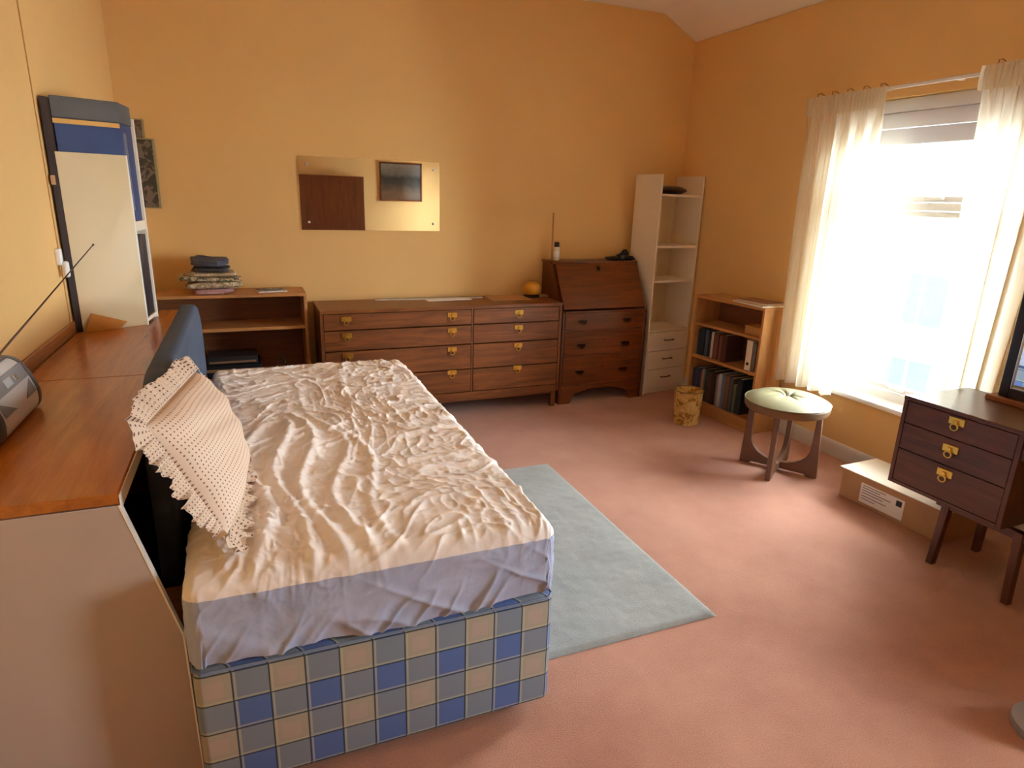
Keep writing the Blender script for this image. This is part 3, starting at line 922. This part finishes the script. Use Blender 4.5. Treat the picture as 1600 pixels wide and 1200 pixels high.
# ------------------------------------------------------------------ bureau
bu = thing('bureau', 'mahogany bureau with sloping fall front and three drawers', 'bureau', (2.098, 4.13, 0))
uw, ud = .724, .385
th = .02
side = [(0, .03), (.0, .715), (.055, .745), (.215, 1.035), (ud, 1.035), (ud, .03), (ud - .06, .0), (.07, .0)]
side = [(0, 0), (0, .70), (.04, .715), (.205, 1.035), (ud, 1.035), (ud, 0), (ud - .08, 0), (ud - .11, .06), (.11, .06), (.08, 0)]
for x in (0, uw - th):
    S().prism(side, 'x', x, x + th, .0015).build('side_panel', mahog_v, bu)
S().box(-.010, uw + .004, .192, ud, 1.036, 1.056, .004, 2).build('top', mahog, bu)
a, b = Vector((.018, .7195)), Vector((.190, 1.0345))
nn = Vector((-(b.y - a.y), b.x - a.x)).normalized() * .016
ff = S().prism([tuple(a), tuple(b), tuple(b + nn), tuple(a + nn)], 'x', .012, uw - .012, .003).build('fall_front', mahog, bu)
mid = (a + b) / 2 + nn * 1.05
S().prism([(b.x - .03 + nn.x * 1.02, b.y - .055 + nn.y * 1.02), (b.x - .012 + nn.x * 1.02, b.y - .022 + nn.y * 1.02), (b.x - .012 + nn.x * 1.15, b.y - .022 + nn.y * 1.15), (b.x - .03 + nn.x * 1.15, b.y - .055 + nn.y * 1.15)], 'x', uw / 2 - .012, uw / 2 + .012).build('escutcheon', dark_brass, ff)
S().box(th + .0005, uw - th - .0005, -.008, ud - .02, .700, .714, .003).build('writing_rail', mahog, bu)
for z in (.552, .360, .128):
    S().box(th + .0005, uw - th - .0005, .004, ud - .02, z, z + .014, .001).build('drawer_rail', mahog, bu)
S().box(th + .0005, uw - th - .0005, ud - .012, ud - .004, .1, 1.03).build('back_panel', dark_int, bu)
ap = [(th, .128), (uw - th, .128), (uw - th, .0), (uw - .10, .0), (uw - .13, .075), (uw / 2 + .1, .108), (uw / 2 - .1, .108), (.13, .075), (.10, .0), (th, .0)]
S().prism(ap, 'y', .0, .018, .001).build('bracket_plinth', mahog, bu)
def bail():
    s = S()
    s.lathe([(.012, 0), (.010, .003)], (0, 0, 0), 12).xf(Matrix.Rotation(PI / 2, 4, 'X'))
    s.box(-.036, .036, -.003, 0, -.010, .012, .002)
    s.ring((0, -.010, .004), .026, .003, 'y', 12, 6, PI, 2 * PI)
    return s.build('handle', dark_brass)
bailo = bail()
first = True
for (a0, b0), hz in zip(((.5675, .6985), (.3755, .5505), (.1435, .3585)), (.632, .452, .245)):
    d = S().box(th + .002, uw - th - .002, .001, .02, a0, b0, .0025).box(th + .02, uw - th - .02, .021, ud - .03, a0 + .006, b0 - .03).build('drawer', mahog, bu)
    for x in (.17, uw - .17):
        if first:
            bailo.parent = d; bailo.location = (x, .001, hz); first = False
        else:
            share(bailo, 'handle', d, (x, .001, hz))
    S().lathe([(.006, 0), (.006, .003)], (0, 0, 0), 10).xf(Matrix.Translation((uw / 2, .0, hz + .04)) @ Matrix.Rotation(PI / 2, 4, 'X')).build('keyhole', dark_brass, d)
BT = 1.0565
gl = thing('glue_bottle', 'white bottle with black cap standing on the bureau', 'bottle', (2.165, 4.42, BT))
S().lathe([(.022, 0), (.024, .003), (.024, .085), (.020, .096), (.016, .10)], (0, 0, 0), 24).build('bottle_body', plain('cream_plastic', '#ddd3bd', .4), gl)
S().lathe([(.019, .0985), (.020, .10), (.020, .128), (.015, .134)], (0, 0, 0), 20).build('cap', black_m, gl)
S().lathe([(.0243, .025), (.0243, .07)], (0, 0, 0), 24, False).build('paper_band', paper_m, gl)
st = S().tube([(0, 0, 0), (.002, .006, .18), (.003, .012, .345)], .0065, 10)
tag(st.build('wooden_stick', oak_v), 'thin upright wooden stick standing behind the white bottle', 'stick').location = (2.155, 4.475, BT)
def lump(parts, name, mat, label, cat, loc):
    s = S()
    for (x, y, z, rx, ry, rz_, sd) in parts:
        n, m = 12, 18
        P = np.zeros((m + 1, n, 3))
        for j in range(m + 1):
            t = 2 * PI * j / m
            for i in range(n):
                p = -PI / 2 + PI * i / (n - 1)
                k = 1 + .12 * math.sin(3 * t + sd) * math.cos(p) + .1 * math.sin(5 * p + 2 * t + sd)
                P[j, i] = (x + rx * math.cos(t) * math.cos(p) * k, y + ry * math.sin(t) * math.cos(p) * k, max(0.0, z + rz_ * math.sin(p) * k))
        s.grid(P)
    bmesh.ops.remove_doubles(s.bm, verts=s.bm.verts[:], dist=.0003)
    bmesh.ops.recalc_face_normals(s.bm, faces=s.bm.faces[:])
    o = s.build(name, mat, None, 50)
    o.location = loc
    return tag(o, label, cat)
lump([(-.05, 0, .012, .065, .05, .016, 1), (.03, .0, .022, .05, .045, .03, 2), (.055, .01, .05, .03, .03, .028, 3), (.09, -.01, .014, .04, .04, .018, 4)], 'crumpled_pouch', plain('black_leather', '#1b1a1c', .45, .2, 30), 'small crumpled black pouch lying on the bureau top', 'pouch', (2.70, 4.40, BT))

# ------------------------------------------------------------------ tall white shelf unit in the corner
wu = thing('corner_shelf_unit', 'tall narrow white shelf unit with three small drawers in the corner', 'shelf unit', (2.872, 4.16, 0), math.radians(8))
ww, wd, wh = .440, .29, 1.70
for x in (0, ww - .016):
    S().box(x, x + .016, 0, wd, 0, wh, .001).build('side_panel', white_lam, wu)
for z in (1.545, 1.165, .90, .51):
    S().box(.0165, ww - .0165, .006, wd - .008, z, z + .016, .001).build('shelf', white_lam, wu)
S().box(.0165, ww - .0165, wd - .007, wd - .002, .05, 1.545).build('back_panel', plain('cream_hardboard', '#d9c7a6', .7), wu)
S().box(.0165, ww - .0165, .02, .036, 0, .048, .001).build('plinth', white_lam, wu)
for a0, b0 in ((.357, .506), (.205, .353), (.052, .201)):
    d = S().box(.0175, ww - .0175, -.002, .016, a0, b0, .0015).box(.03, ww - .03, .017, wd - .03, a0 + .01, b0 - .03).build('drawer', white_lam, wu)
    zc = b0 - .065
    S().tube([(ww / 2 - .045, -.002, zc), (ww / 2 - .045, -.02, zc), (ww / 2 + .045, -.02, zc), (ww / 2 + .045, -.002, zc)], .004, 6).build('handle', dark_brass, d)
M4 = Matrix.Translation((2.872, 4.16, 0)) @ Matrix.Rotation(math.radians(8), 4, 'Z')
p = M4 @ Vector((.21, .13, 1.5615))
dish = S().lathe([(.08, 0), (.09, .003), (.125, .022), (.130, .030), (.122, .040), (.085, .056), (.05, .062), (.002, .064)], (0, 0, 0), 36)
tag(dish.build('covered_dish', plain('dark_brown_glaze', '#33211a', .3)), 'shallow dark brown covered dish on top of the white shelf unit', 'dish').location = p

# ------------------------------------------------------------------ bookcase on the window wall
RB = Matrix.Translation((3.0, 3.785, 0)) @ Matrix.Rotation(math.radians(-85.2), 4, 'Z')
rb = thing('veneered_bookcase', 'light veneered bookcase filled with books beside the window curtain', 'bookcase', (3.0, 3.785, 0), math.radians(-85.2))
rw, rh, rd = .635, .866, .235
for x in (0, rw - .018):
    S().box(x, x + .018, 0, rd, 0, rh - .0185, .001).build('side_panel', oak_v, rb)
S().box(0, rw, -.003, rd, rh - .018, rh, .002).build('top', oakish, rb)
for z in (.650, .410, .080):
    S().box(.0185, rw - .0185, .003, rd - .008, z, z + .018, .001).build('shelf', oakish, rb)
S().box(.0185, rw - .0185, rd - .007, rd - .001, .03, rh - .0185).build('back_panel', brownv, rb)
S().box(.0185, rw - .0185, .012, .028, 0, .079, .001).build('plinth', oakish, rb)

pages_m = plain('page_block', '#d8ccb2', .8, .05, 40)
def book(x, w, h, d, z, col, colname, label, lean=0, y=.02):
    root = thing('book', label, 'book', RB @ Vector((x, y, z)), math.radians(-85.2), 'books in the veneered bookcase')
    cm = plain('cover_' + col, col, .55, .06, 12)
    m = Matrix.Rotation(lean, 4, 'Y')
    s = S().box(0, w, 0, .004, 0, h, .0012).box(0, .003, .003, d, 0, h).box(w - .003, w, .003, d, 0, h)
    s.xf(m).build('cover', cm, root)
    S().box(.0032, w - .0032, .005, d - .004, .003, h - .004).xf(m).build('pages', pages_m, root)
    return root
low_books = [('#3b2f4a', 'plum', .030, .225), ('#2e4468', 'navy', .036, .235), ('#7a2f2b', 'crimson', .022, .220), ('#9a8f7c', 'stone grey', .026, .238), ('#31424a', 'slate', .034, .245), ('#59302c', 'maroon', .030, .232), ('#252022', 'black', .038, .250),
             ('#8b6f72', 'dusty mauve', .024, .228), ('#aeb0b6', 'silver grey', .030, .246), ('#5a6c86', 'steel blue', .026, .240), ('#6d4c37', 'tan brown', .040, .250), ('#43464c', 'charcoal', .032, .242), ('#54604d', 'moss green', .024, .205), ('#20262e', 'blue-black', .045, .252)]
x = .024
for col, cn, w_, h_ in low_books:
    book(x, w_, h_, .165, .0985, col, cn, f'{cn} book standing on the bottom shelf of the veneered bookcase', y=.02 + random.uniform(0, .012))
    x += w_ + .0035
x = .030
for col, cn, w_, h_ in [('#2b2f38', 'dark ink-blue', .026, .185), ('#1f2a33', 'near-black', .032, .200), ('#48596b', 'dull blue', .030, .195), ('#23272a', 'dark grey', .026, .178), ('#cfc3ac', 'cream', .022, .190), ('#6b4438', 'rust brown', .045, .185), ('#7d5545', 'faded red-brown', .035, .178), ('#4b2c23', 'chestnut', .050, .192)]:
    book(x, w_, h_, .15, .4285, col, cn, f'{cn} book standing on the middle shelf of the veneered bookcase', y=.03 + random.uniform(0, .02))
    x += w_ + .003
bf = thing('lever_arch_file', 'white lever-arch file at the window end of the middle shelf', 'file', RB @ Vector((.505, .02, .4285)), math.radians(-85.2))
S().box(0, .05, 0, .16, 0, .205, .002).build('file_body', white_lam, bf)
S().lathe([(.011, 0), (.011, .002)], (0, 0, 0), 14).xf(Matrix.Translation((.025, .0, .045)) @ Matrix.Rotation(PI / 2, 4, 'X')).build('finger_hole', black_m, bf)
book(.560, .028, .195, .15, .4285, '#6e675f', 'grey-brown', 'grey-brown book between the white file and the bookcase side')
ob = thing('wooden_box', 'small flat pale wooden box on the top shelf of the bookcase', 'box', RB @ Vector((.46, .03, .6685)), math.radians(-85.2))
S().box(0, .145, 0, .12, 0, .045, .002).build('box_body', plain('pale_pine', '#c08c50', .5, .06, 10), ob)
S().box(-.002, .147, -.002, .122, .0455, .057, .002).build('lid', plain('pale_pine', '#c08c50', .5, .06, 10), ob)
for k, (lx, ly, l, dpt, hh, ang, lab, c1) in enumerate(((.33, .02, .29, .19, .012, -6, 'pale magazine under the pink-brown one on the veneered bookcase', '#c9ab7f'), (.36, .03, .25, .17, .008, 5, 'pink-brown magazine lying on top of the veneered bookcase', '#8d5f50'))):
    z0 = rh + (0 if k == 0 else .0125)
    m_ = thing('magazine', lab, 'magazine', RB @ Vector((lx, ly, z0)), math.radians(-85.2 + ang))
    S().box(0, l, 0, dpt, 0, hh - .002, .0008).build('pages', paper_m, m_)
    S().box(-.001, l + .001, -.001, dpt + .001, hh - .002, hh, .0005).build('cover', plain('mag_cover_' + c1, c1, .35, .15, 14), m_)

# ------------------------------------------------------------------ waste-paper basket
wb = thing('waste_basket', 'small round waste basket with gold leaf pattern on the carpet', 'basket', (2.80, 3.50, 0))
s = S().lathe([(.080, .0), (.086, .004), (.098, .235), (.101, .242), (.098, .246), (.094, .240), (.082, .010), (.002, .008)], (0, 0, 0), 36)
s.build('basket_body', print_mat('leaf_pattern', ['#b98a3c', '#8a6428', '#c79c52', '#d0ac68', '#6b4a22'], 14), wb)
S().ring((0, 0, .243), .099, .005, 'z', 32, 6).build('rim', plain('gilt_rim', '#8d6a30', .45), wb)

# ------------------------------------------------------------------ stool
stx, sty = 2.815, 2.64
stool = thing('round_stool', 'round teak stool with buttoned olive velvet seat by the window', 'stool', (stx, sty, 0))
velvet = plain('olive_velvet', '#928a64', .6, .06, 14, .1, 200)
s = S()
s.lathe([(.205, .375), (.222, .378), (.230, .392), (.232, .418), (.226, .428), (.19, .43)], (0, 0, 0), 56)
s.build('seat_band', plain('brown_velvet', '#7b5b3a', .6, .06, 14), stool)
NR, NA = 22, 96
P = np.zeros((NR, NA + 1, 3))
for i in range(NR):
    rr = .001 + .229 * i / (NR - 1)
    for j in range(NA + 1):
        t = 2 * PI * j / NA
        q = rr / .23
        z = .428 + .040 * (1 - q ** 4) - .034 * math.exp(-(rr / .028) ** 2)
        z -= .008 * (abs(math.sin(t * 4)) ** 6) * math.exp(-((rr - .05) / .06) ** 2)
        P[i, j] = (rr * math.cos(t), rr * math.sin(t), z)
cush = S().grid(P)
bmesh.ops.remove_doubles(cush.bm, verts=cush.bm.verts[:], dist=.0004)
bmesh.ops.recalc_face_normals(cush.bm, faces=cush.bm.faces[:])
cush = cush.build('cushion', velvet, stool, 70)
S().lathe([(.002, .438), (.012, .440), (.013, .444), (.008, .449), (.001, .450)], (0, 0, 0), 16).build('button', velvet, cush)
S().ring((0, 0, .428), .230, .004, 'z', 56, 6).build('piping', velvet, cush)
def u_frame(ang, notch):
    # U-shaped crossed leg frame cut from a plank
    pts = []
    out = [(-.200, .374), (-.218, .0), (-.165, .0), (-.150, .014), (.150, .014), (.165, .0), (.218, .0), (.200, .374), (.172, .374)]
    pts += out
    for k in range(13):
        t = k / 12 * PI
        x = .168 * math.cos(t)
        z = .052 + .16 * (1 - math.sin(t) ** .7)
        pts.append((x * (1 - .0 * z), z))
    pts.append((-.172, .374))
    s = S().prism(pts, 'y', -.014, .014, .003)
    s.xf(Matrix.Rotation(ang, 4, 'Z'))
    return s.build('leg_frame', plain('teak', '#6f4a35', .4, .1, 12), stool)
aA = math.atan2(2.829 - 2.456, 2.724 - 2.961)
u_frame(aA, 0)
u_frame(aA + PI / 2, 1)

# ------------------------------------------------------------------ dressing table
dt = thing('dressing_table', 'dark teak dressing table with brass ring pulls by the window wall', 'dressing table', (2.65, 1.84, 0), math.radians(-90))
tw, td, tz0, tz1 = 1.30, .42, .305, .715
S().box(0, tw, -.004, td, tz1 - .018, tz1, .002).build('top', dressing_m, dt)
for x0 in (0, tw - .49):
    for x in (x0, x0 + .472):
        S().box(x, x + .018, 0, td, tz0, tz1 - .0185, .001).build('side_panel', dressing_v, dt)
    S().box(x0 + .0185, x0 + .4715, .0, td, tz0, tz0 + .016, .001).build('bottom_panel', dressing_m, dt)
    S().box(x0 + .0185, x0 + .4715, td - .008, td, tz0 + .0165, tz1 - .0185).build('back_panel', dressing_m, dt)
    for (a0, b0), hz in zip(((.595, .694), (.475, .592), (.323, .472)), (.655, .535, .425)):
        d = S().box(x0 + .0195, x0 + .4705, .001, .018, a0, b0, .002).box(x0 + .03, x0 + .46, .019, td - .03, a0 + .006, b0 - .02).build('drawer', dressing_m, dt)
        put_pull(d, x0 + .24, .001, hz)
S().box(.4905, tw - .4905, .01, td, .60, tz1 - .0185, .001).build('centre_drawer', dressing_m, dt)
for x, xs in ((.245, -.01), (.53, .02), (tw - .53, -.02), (tw - .245, .01)):
    for y, ys in ((.05, -.012), (td - .09, .012)):
        s = S().prism([(x - .017, tz0 - .0005), (x + .017, tz0 - .0005), (x + .014 + xs, 0), (x - .014 + xs, 0)], 'y', y, y + .032, .002)
        for v in s.bm.verts:
            v.co.y += ys * (1 - v.co.z / tz0)
        s.build('leg', dressing_v, dt)
S().box(.20, tw - .20, .055, .085, tz0 - .035, tz0 - .0005, .001).build('stretcher', dressing_m, dt)
S().box(.20, tw - .20, td - .085, td - .055, tz0 - .035, tz0 - .0005, .001).build('stretcher', dressing_m, dt)
dm = thing('dressing_mirror', 'dark framed mirror standing on the dressing table', 'mirror', (2.985, 1.665, tz1), math.radians(-90))
fwid, fh = .62, .52
S().box(-.03, fwid + .03, -.03, .07, 0, .022, .003).build('base_tray', plain('reddish_teak', '#8a5433', .4, .08), dm)
for (x0, x1, z0, z1) in ((0, .040, .023, fh), (fwid - .040, fwid, .023, fh), (.0405, fwid - .0405, .023, .063), (.0405, fwid - .0405, fh - .04, fh)):
    S().box(x0, x1, 0, .03, z0, z1, .003).build('frame_bar', plain('black_brown_frame', '#241a1c', .3, .1), dm)
S().box(.041, fwid - .041, .008, .014, .0635, fh - .041).build('mirror_glass', mirror_m, dm)
for (x0, x1, z0, z1) in ((.0405, .046, .0635, fh - .041), (fwid - .046, fwid - .0405, .0635, fh - .041), (.0465, fwid - .0465, .0635, .069), (.0465, fwid - .0465, fh - .0465, fh - .041)):
    S().box(x0, x1, .0, .0078, z0, z1, .001).build('silver_slip', steel, dm)

# carton
cx = thing('cardboard_carton', 'flat cardboard carton with white label lying by the skirting under dressing table', 'carton', (2.905, 1.70, 0), math.radians(2))
S().box(0, .27, 0, .56, 0, .160, .003).build('carton_body', card_m, cx)
S().box(-.012, .282, -.01, .575, .1605, .166, .002).build('lid', plain('lit_card', '#d3bfa2', .75), cx)  # lid colour paler than the body: the bright daylight on it is painted in
lb2 = S().box(-.0012, 0, .20, .44, .02, .125, .0003).build('shipping_label', paper_m, cx)
ink = plain('printed_ink', '#6e6a70', .7)
for zz, y0, y1 in ((.112, .30, .43), (.100, .33, .43), (.086, .27, .43), (.072, .31, .43), (.055, .29, .43), (.04, .35, .43)):
    S().box(-.0016, -.0011, y0, y1, zz, zz + .004).build('print_line', ink, lb2)
S().box(-.0017, -.0011, .212, .242, .085, .115).build('print_block', plain('dark_ink', '#35323a', .7), lb2)

# grey ribbed base at the right
gb = thing('ribbed_stand', 'grey ribbed round stand on the carpet in front of dressing table', 'stand', (2.125, .80, 0))
greyp = plain('grey_plastic', '#9b989c', .4, .04)
S().lathe([(.105, 0), (.11, .008), (.11, .03), (.09, .045), (.07, .05)], (0, 0, 0), 40).build('foot', greyp, gb)
for k in range(2):
    S().lathe([(.062, .0505 + k * .03), (.078 - k * .008, .056 + k * .03), (.078 - k * .008, .074 + k * .03), (.06, .08 + k * .03)], (0, 0, 0), 40).build('rib', [greyp, plain('dark_grey_rubber', '#4a464a', .6)][k], gb)
S().lathe([(.05, .1105), (.058, .115), (.05, .135), (.03, .145), (.004, .148)], (0, 0, 0), 40).build('cap', greyp, gb)

# ------------------------------------------------------------------ rug
def rug():
    x0, x1, y0, y1 = .52, 1.54, 1.62, 3.12
    nx, ny = 90, 130
    u = np.linspace(0, 1, nx)[:, None] * np.ones((1, ny)); v = np.linspace(0, 1, ny)[None, :] * np.ones((nx, 1))
    X = x0 + (x1 - x0) * u; Y = y0 + (y1 - y0) * v
    e = np.minimum.reduce([(X - x0), (x1 - X), (Y - y0), (y1 - Y)])
    Z = .016 * np.clip(e / .015, 0, 1) ** .5 + .006 * (vnoise(X * 3 + 5, Y * 3 + 5, 51) - .3) * np.clip(e / .05, 0, 1)
    Z += .003 * (vnoise(X * 40 + 5, Y * 40 + 5, 52) - .5) * np.clip(e / .03, 0, 1)
    X = X + .006 * (vnoise(Y * 4 + 3, Y * 0 + 2, 53) - .5)
    root = thing('floor_rug', 'thick sage green-grey rug on the pink carpet beside the bed', 'rug', (x0, y0, 0))
    P = np.stack([X - x0, Y - y0, np.maximum(Z, .0015)], -1)
    S().grid(P).build('pile', rug_m, root, 70)
    S().box(.006, x1 - x0 - .006, .006, y1 - y0 - .006, .0003, .0014).build('backing', plain('rug_backing', '#8c8674', .9), root)
rug()

# ------------------------------------------------------------------ curtains, rail, blind
rail = thing('curtain_rail', 'white curtain rail across the top of the window', 'curtain rail', (RW, 2.45, 2.115))
S().box(-.060, -.048, -.72, .76, 0, .018, .003).build('track', white_pvc, rail)
for y in (-.6, -.1, .3, .7):
    S().box(-.048, 0, y - .012, y + .012, .002, .014, .002).build('bracket', white_pvc, rail)
for y, e in ((-.72, -.012), (.76, .012)):
    S().box(-.063, -.045, min(y, y + e), max(y, y + e), -.003, .021, .003).build('end_stop', white_pvc, rail)

def curtain(label, ya, yb, yc, yd, ztop, zbot, folds, seed):
    """ya..yb at the top, yc..yd at the hem"""
    root = thing('curtain', label, 'curtain', (RW - .118, (ya + yb) / 2, zbot), 0, 'curtains at the window')
    n, m = 240, 60
    P = np.zeros((n, m, 3))
    r = np.random.default_rng(seed)
    ph = r.uniform(0, 6.28, 5)
    for i in range(n):
        u = i / (n - 1)
        for j in range(m):
            v = j / (m - 1)                      # 0 top, 1 hem
            y = (ya + (yb - ya) * u) * (1 - v) + (yc + (yd - yc) * u) * v
            head = math.exp(-(v / .075) ** 2)
            big = .030 * math.sin(2 * PI * folds * u + ph[0] + .5 * math.sin(3 * u + ph[1])) + .012 * math.sin(2 * PI * folds * 2.1 * u + ph[2])
            small = .010 * math.sin(2 * PI * folds * 3.5 * u + ph[3])
            x = big * (1 - .8 * head) * (.55 + .45 * min(1, v * 3)) + small * head
            y += .012 * math.sin(2 * PI * folds * u + ph[4]) * (1 - head)
            P[i, j] = (x - .012 * head, y - (ya + yb) / 2, (ztop - zbot) * (1 - v))
    S().grid(P).build('drape', curtain_m, root, 80)
    # heading tape with pencil pleats
    Q = np.zeros((n, 8, 3))
    for i in range(n):
        u = i / (n - 1)
        for j in range(8):
            v = j / 7
            Q[i, j] = (-.022 - .007 * math.sin(2 * PI * folds * 4.5 * u + ph[3]) - .004 * math.sin(PI * v), ya + (yb - ya) * u - (ya + yb) / 2, (ztop - zbot) + .012 - .105 * v)
    S().grid(Q).build('heading', curtain_m, root, 80)
    for k in range(5):
        y = ya + (yb - ya) * (k + .5) / 5 - (ya + yb) / 2
        S().tube([(-.005, y, ztop - zbot - .03), (-.005, y, ztop - zbot + .03), (.025, y + .002, ztop - zbot + .036), (.05, y, ztop - zbot + .024)], .0025, 6).build('hook', plain('tan_plastic', '#8a5c2e', .5), root)
curtain('cream curtain gathered on the bookcase side of the window', 2.655, 3.18, 2.69, 3.13, 2.11, .40, 5, 3)
curtain('cream curtain gathered behind the dressing table mirror', 1.62, 2.17, 1.76, 2.08, 2.13, .40, 5, 9)

def blind_mat():
    m, nt, b = new_mat('white_blind_cloth')
    out = nt.nodes['Material Output']
    b.inputs['Base Color'].default_value = lin('#dcdad8')
    b.inputs['Roughness'].default_value = .8
    t = nt.nodes.new('ShaderNodeBsdfTranslucent')
    nt.links.new(ramp(nt, noise(nt, tc(nt), 30, 3), [(.3, lin('#b9bcc4')), (.7, lin('#cdd0d6'))]), t.inputs[0])
    mx = nt.nodes.new('ShaderNodeMixShader'); mx.inputs[0].default_value = .10
    nt.links.new(b.outputs[0], mx.inputs[1]); nt.links.new(t.outputs[0], mx.inputs[2])
    nt.links.new(mx.outputs[0], out.inputs[0])
    return m
bl_ = thing('roman_blind', 'white blind raised in folds at the top of the window', 'blind', (RW + .05, 2.44, 1.84))
bm_ = blind_mat()
for k, (z0, z1, t) in enumerate(((0.0, .085, .016), (.088, .165, .024), (.168, .236, .020))):
    S().box(-t, t, -.50, .50, z0, z1, .006, 2).build('fold', bm_, bl_)

# ------------------------------------------------------------------ mirror on the back wall
wm = thing('wall_mirror', 'wide frameless mirror screwed to the back wall above the chest', 'mirror', (.345, BW, 1.255))
S().box(0, .94, -.008, -.001, 0, .465, .0015).build('mirror_glass', mirror_m, wm)
for x, z in ((.05, .05), (.89, .05), (.05, .415), (.89, .415)):
    S().lathe([(.009, 0), (.008, .003), (.004, .005)], (0, 0, 0), 16).xf(Matrix.Translation((x, -.008, z)) @ Matrix.Rotation(PI / 2, 4, 'X')).build('screw_cap', steel, wm)

# ------------------------------------------------------------------ behind the camera, seen in the mirror
wr = thing('wardrobe', 'plain dark brown wardrobe against the wall facing the mirror', 'wardrobe', (-.19, FW + .003, 0))
wwd, wdp, wht = 1.79, .42, 1.72
for x in (0, wwd - .02):
    S().box(x, x + .02, 0, wdp - .022, 0, wht, .001).build('side_panel', mahog_v, wr)
S().box(.0205, wwd - .0205, 0, wdp - .022, wht - .02, wht, .001).build('top', mahog, wr)
S().box(.0205, wwd - .0205, 0, wdp - .022, .06, .08, .001).build('bottom_panel', mahog, wr)
S().box(.0205, wwd - .0205, 0.001, .008, .08, wht - .02).build('back_panel', dark_int, wr)
S().box(.0205, wwd - .0205, wdp - .05, wdp - .03, 0, .0595).build('plinth', mahog, wr)
ward_m = wood('red_brown_door', '#5b2c12', '#7c431d', 'Z', .35)
for x0, x1, hx in ((.001, wwd / 2 - .001, wwd / 2 - .05), (wwd / 2 + .001, wwd - .001, wwd / 2 + .05)):
    d = S().box(x0, x1, wdp - .021, wdp - .001, .062, wht - .002, .002).build('door', ward_m, wr)
    S().lathe([(.008, 0), (.008, .015), (.016, .02), (.016, .03), (.008, .034)], (0, 0, 0), 16).xf(Matrix.Translation((hx, wdp - .001, .95)) @ Matrix.Rotation(-PI / 2, 4, 'X')).build('knob', gold, d)
pf = thing('framed_picture', 'framed grey landscape picture on the wall facing the mirror', 'picture', (1.90, FW + .002, 1.40), math.radians(0))
pw, phh = .64, .55
pm, nt, b = new_mat('grey_landscape_print')
v = tc(nt)
sp = nt.nodes.new('ShaderNodeSeparateXYZ'); nt.links.new(v, sp.inputs[0])
nz = noise(nt, v, 7, 5, .65)
ad = nt.nodes.new('ShaderNodeMath'); ad.operation = 'MULTIPLY_ADD'
nt.links.new(nz, ad.inputs[0]); ad.inputs[1].default_value = .22; nt.links.new(sp.outputs[2], ad.inputs[2])
nt.links.new(ramp(nt, ad.outputs[0], [(.05, lin('#bfb4ac')), (.22, lin('#e0cbc2')), (.34, lin('#8d949c')), (.44, lin('#727d8a')), (.52, lin('#c0ccd8')), (.62, lin('#e2ecf4'))]), b.inputs['Base Color'])
b.inputs['Roughness'].default_value = .5
S().box(.02, pw - .02, .004, .012, .02, phh - .02).build('print', pm, pf)
for (x0, x1, z0, z1) in ((0, .022, 0, phh), (pw - .022, pw, 0, phh), (.0225, pw - .0225, 0, .022), (.0225, pw - .0225, phh - .022, phh)):
    S().box(x0, x1, 0, .024, z0, z1, .003).build('frame_bar', mahog, pf)
S().box(.021, pw - .021, .0125, .0145, .021, phh - .021).build('pane', glass_m, pf)

# ------------------------------------------------------------------ outside the window
struct(S().box(3.6, 40, -30, 40, -3.3, -3.0).build('ground', plain('pale_street', '#b9b7b3', .9)))
hs = thing('terraced_house', 'pale rendered house across the street seen through the window', 'building', (13.0, 1.0, -3.0))
S().box(0, 6, 0, 16, 0, 4.4).build('wall', plain('pale_render', '#d9d5cc', .9), hs)
S().prism([(-.3, 4.4), (3, 6.4), (6.3, 4.4)], 'y', -.2, 16.2).build('roof', plain('grey_slate', '#a9abb0', .8, .1, 3), hs)
for y in (1.5, 4.5, 7.5, 10.5, 13.5):
    for z in (.3, 2.1):
        f = S().box(-.05, .02, y, y + 1.2, z, z + 1.2, .01).build('window', white_pvc, hs)
        S().box(-.056, -.045, y + .08, y + .57, z + .08, z + 1.12).build('pane', plain('blue_grey_pane', '#2c3942', .5, .06, 6, 0, 150, 0, .05), f)
        S().box(-.056, -.045, y + .63, y + 1.12, z + .08, z + 1.12).build('pane', plain('blue_grey_pane', '#2c3942', .5, .06, 6, 0, 150, 0, .05), f)
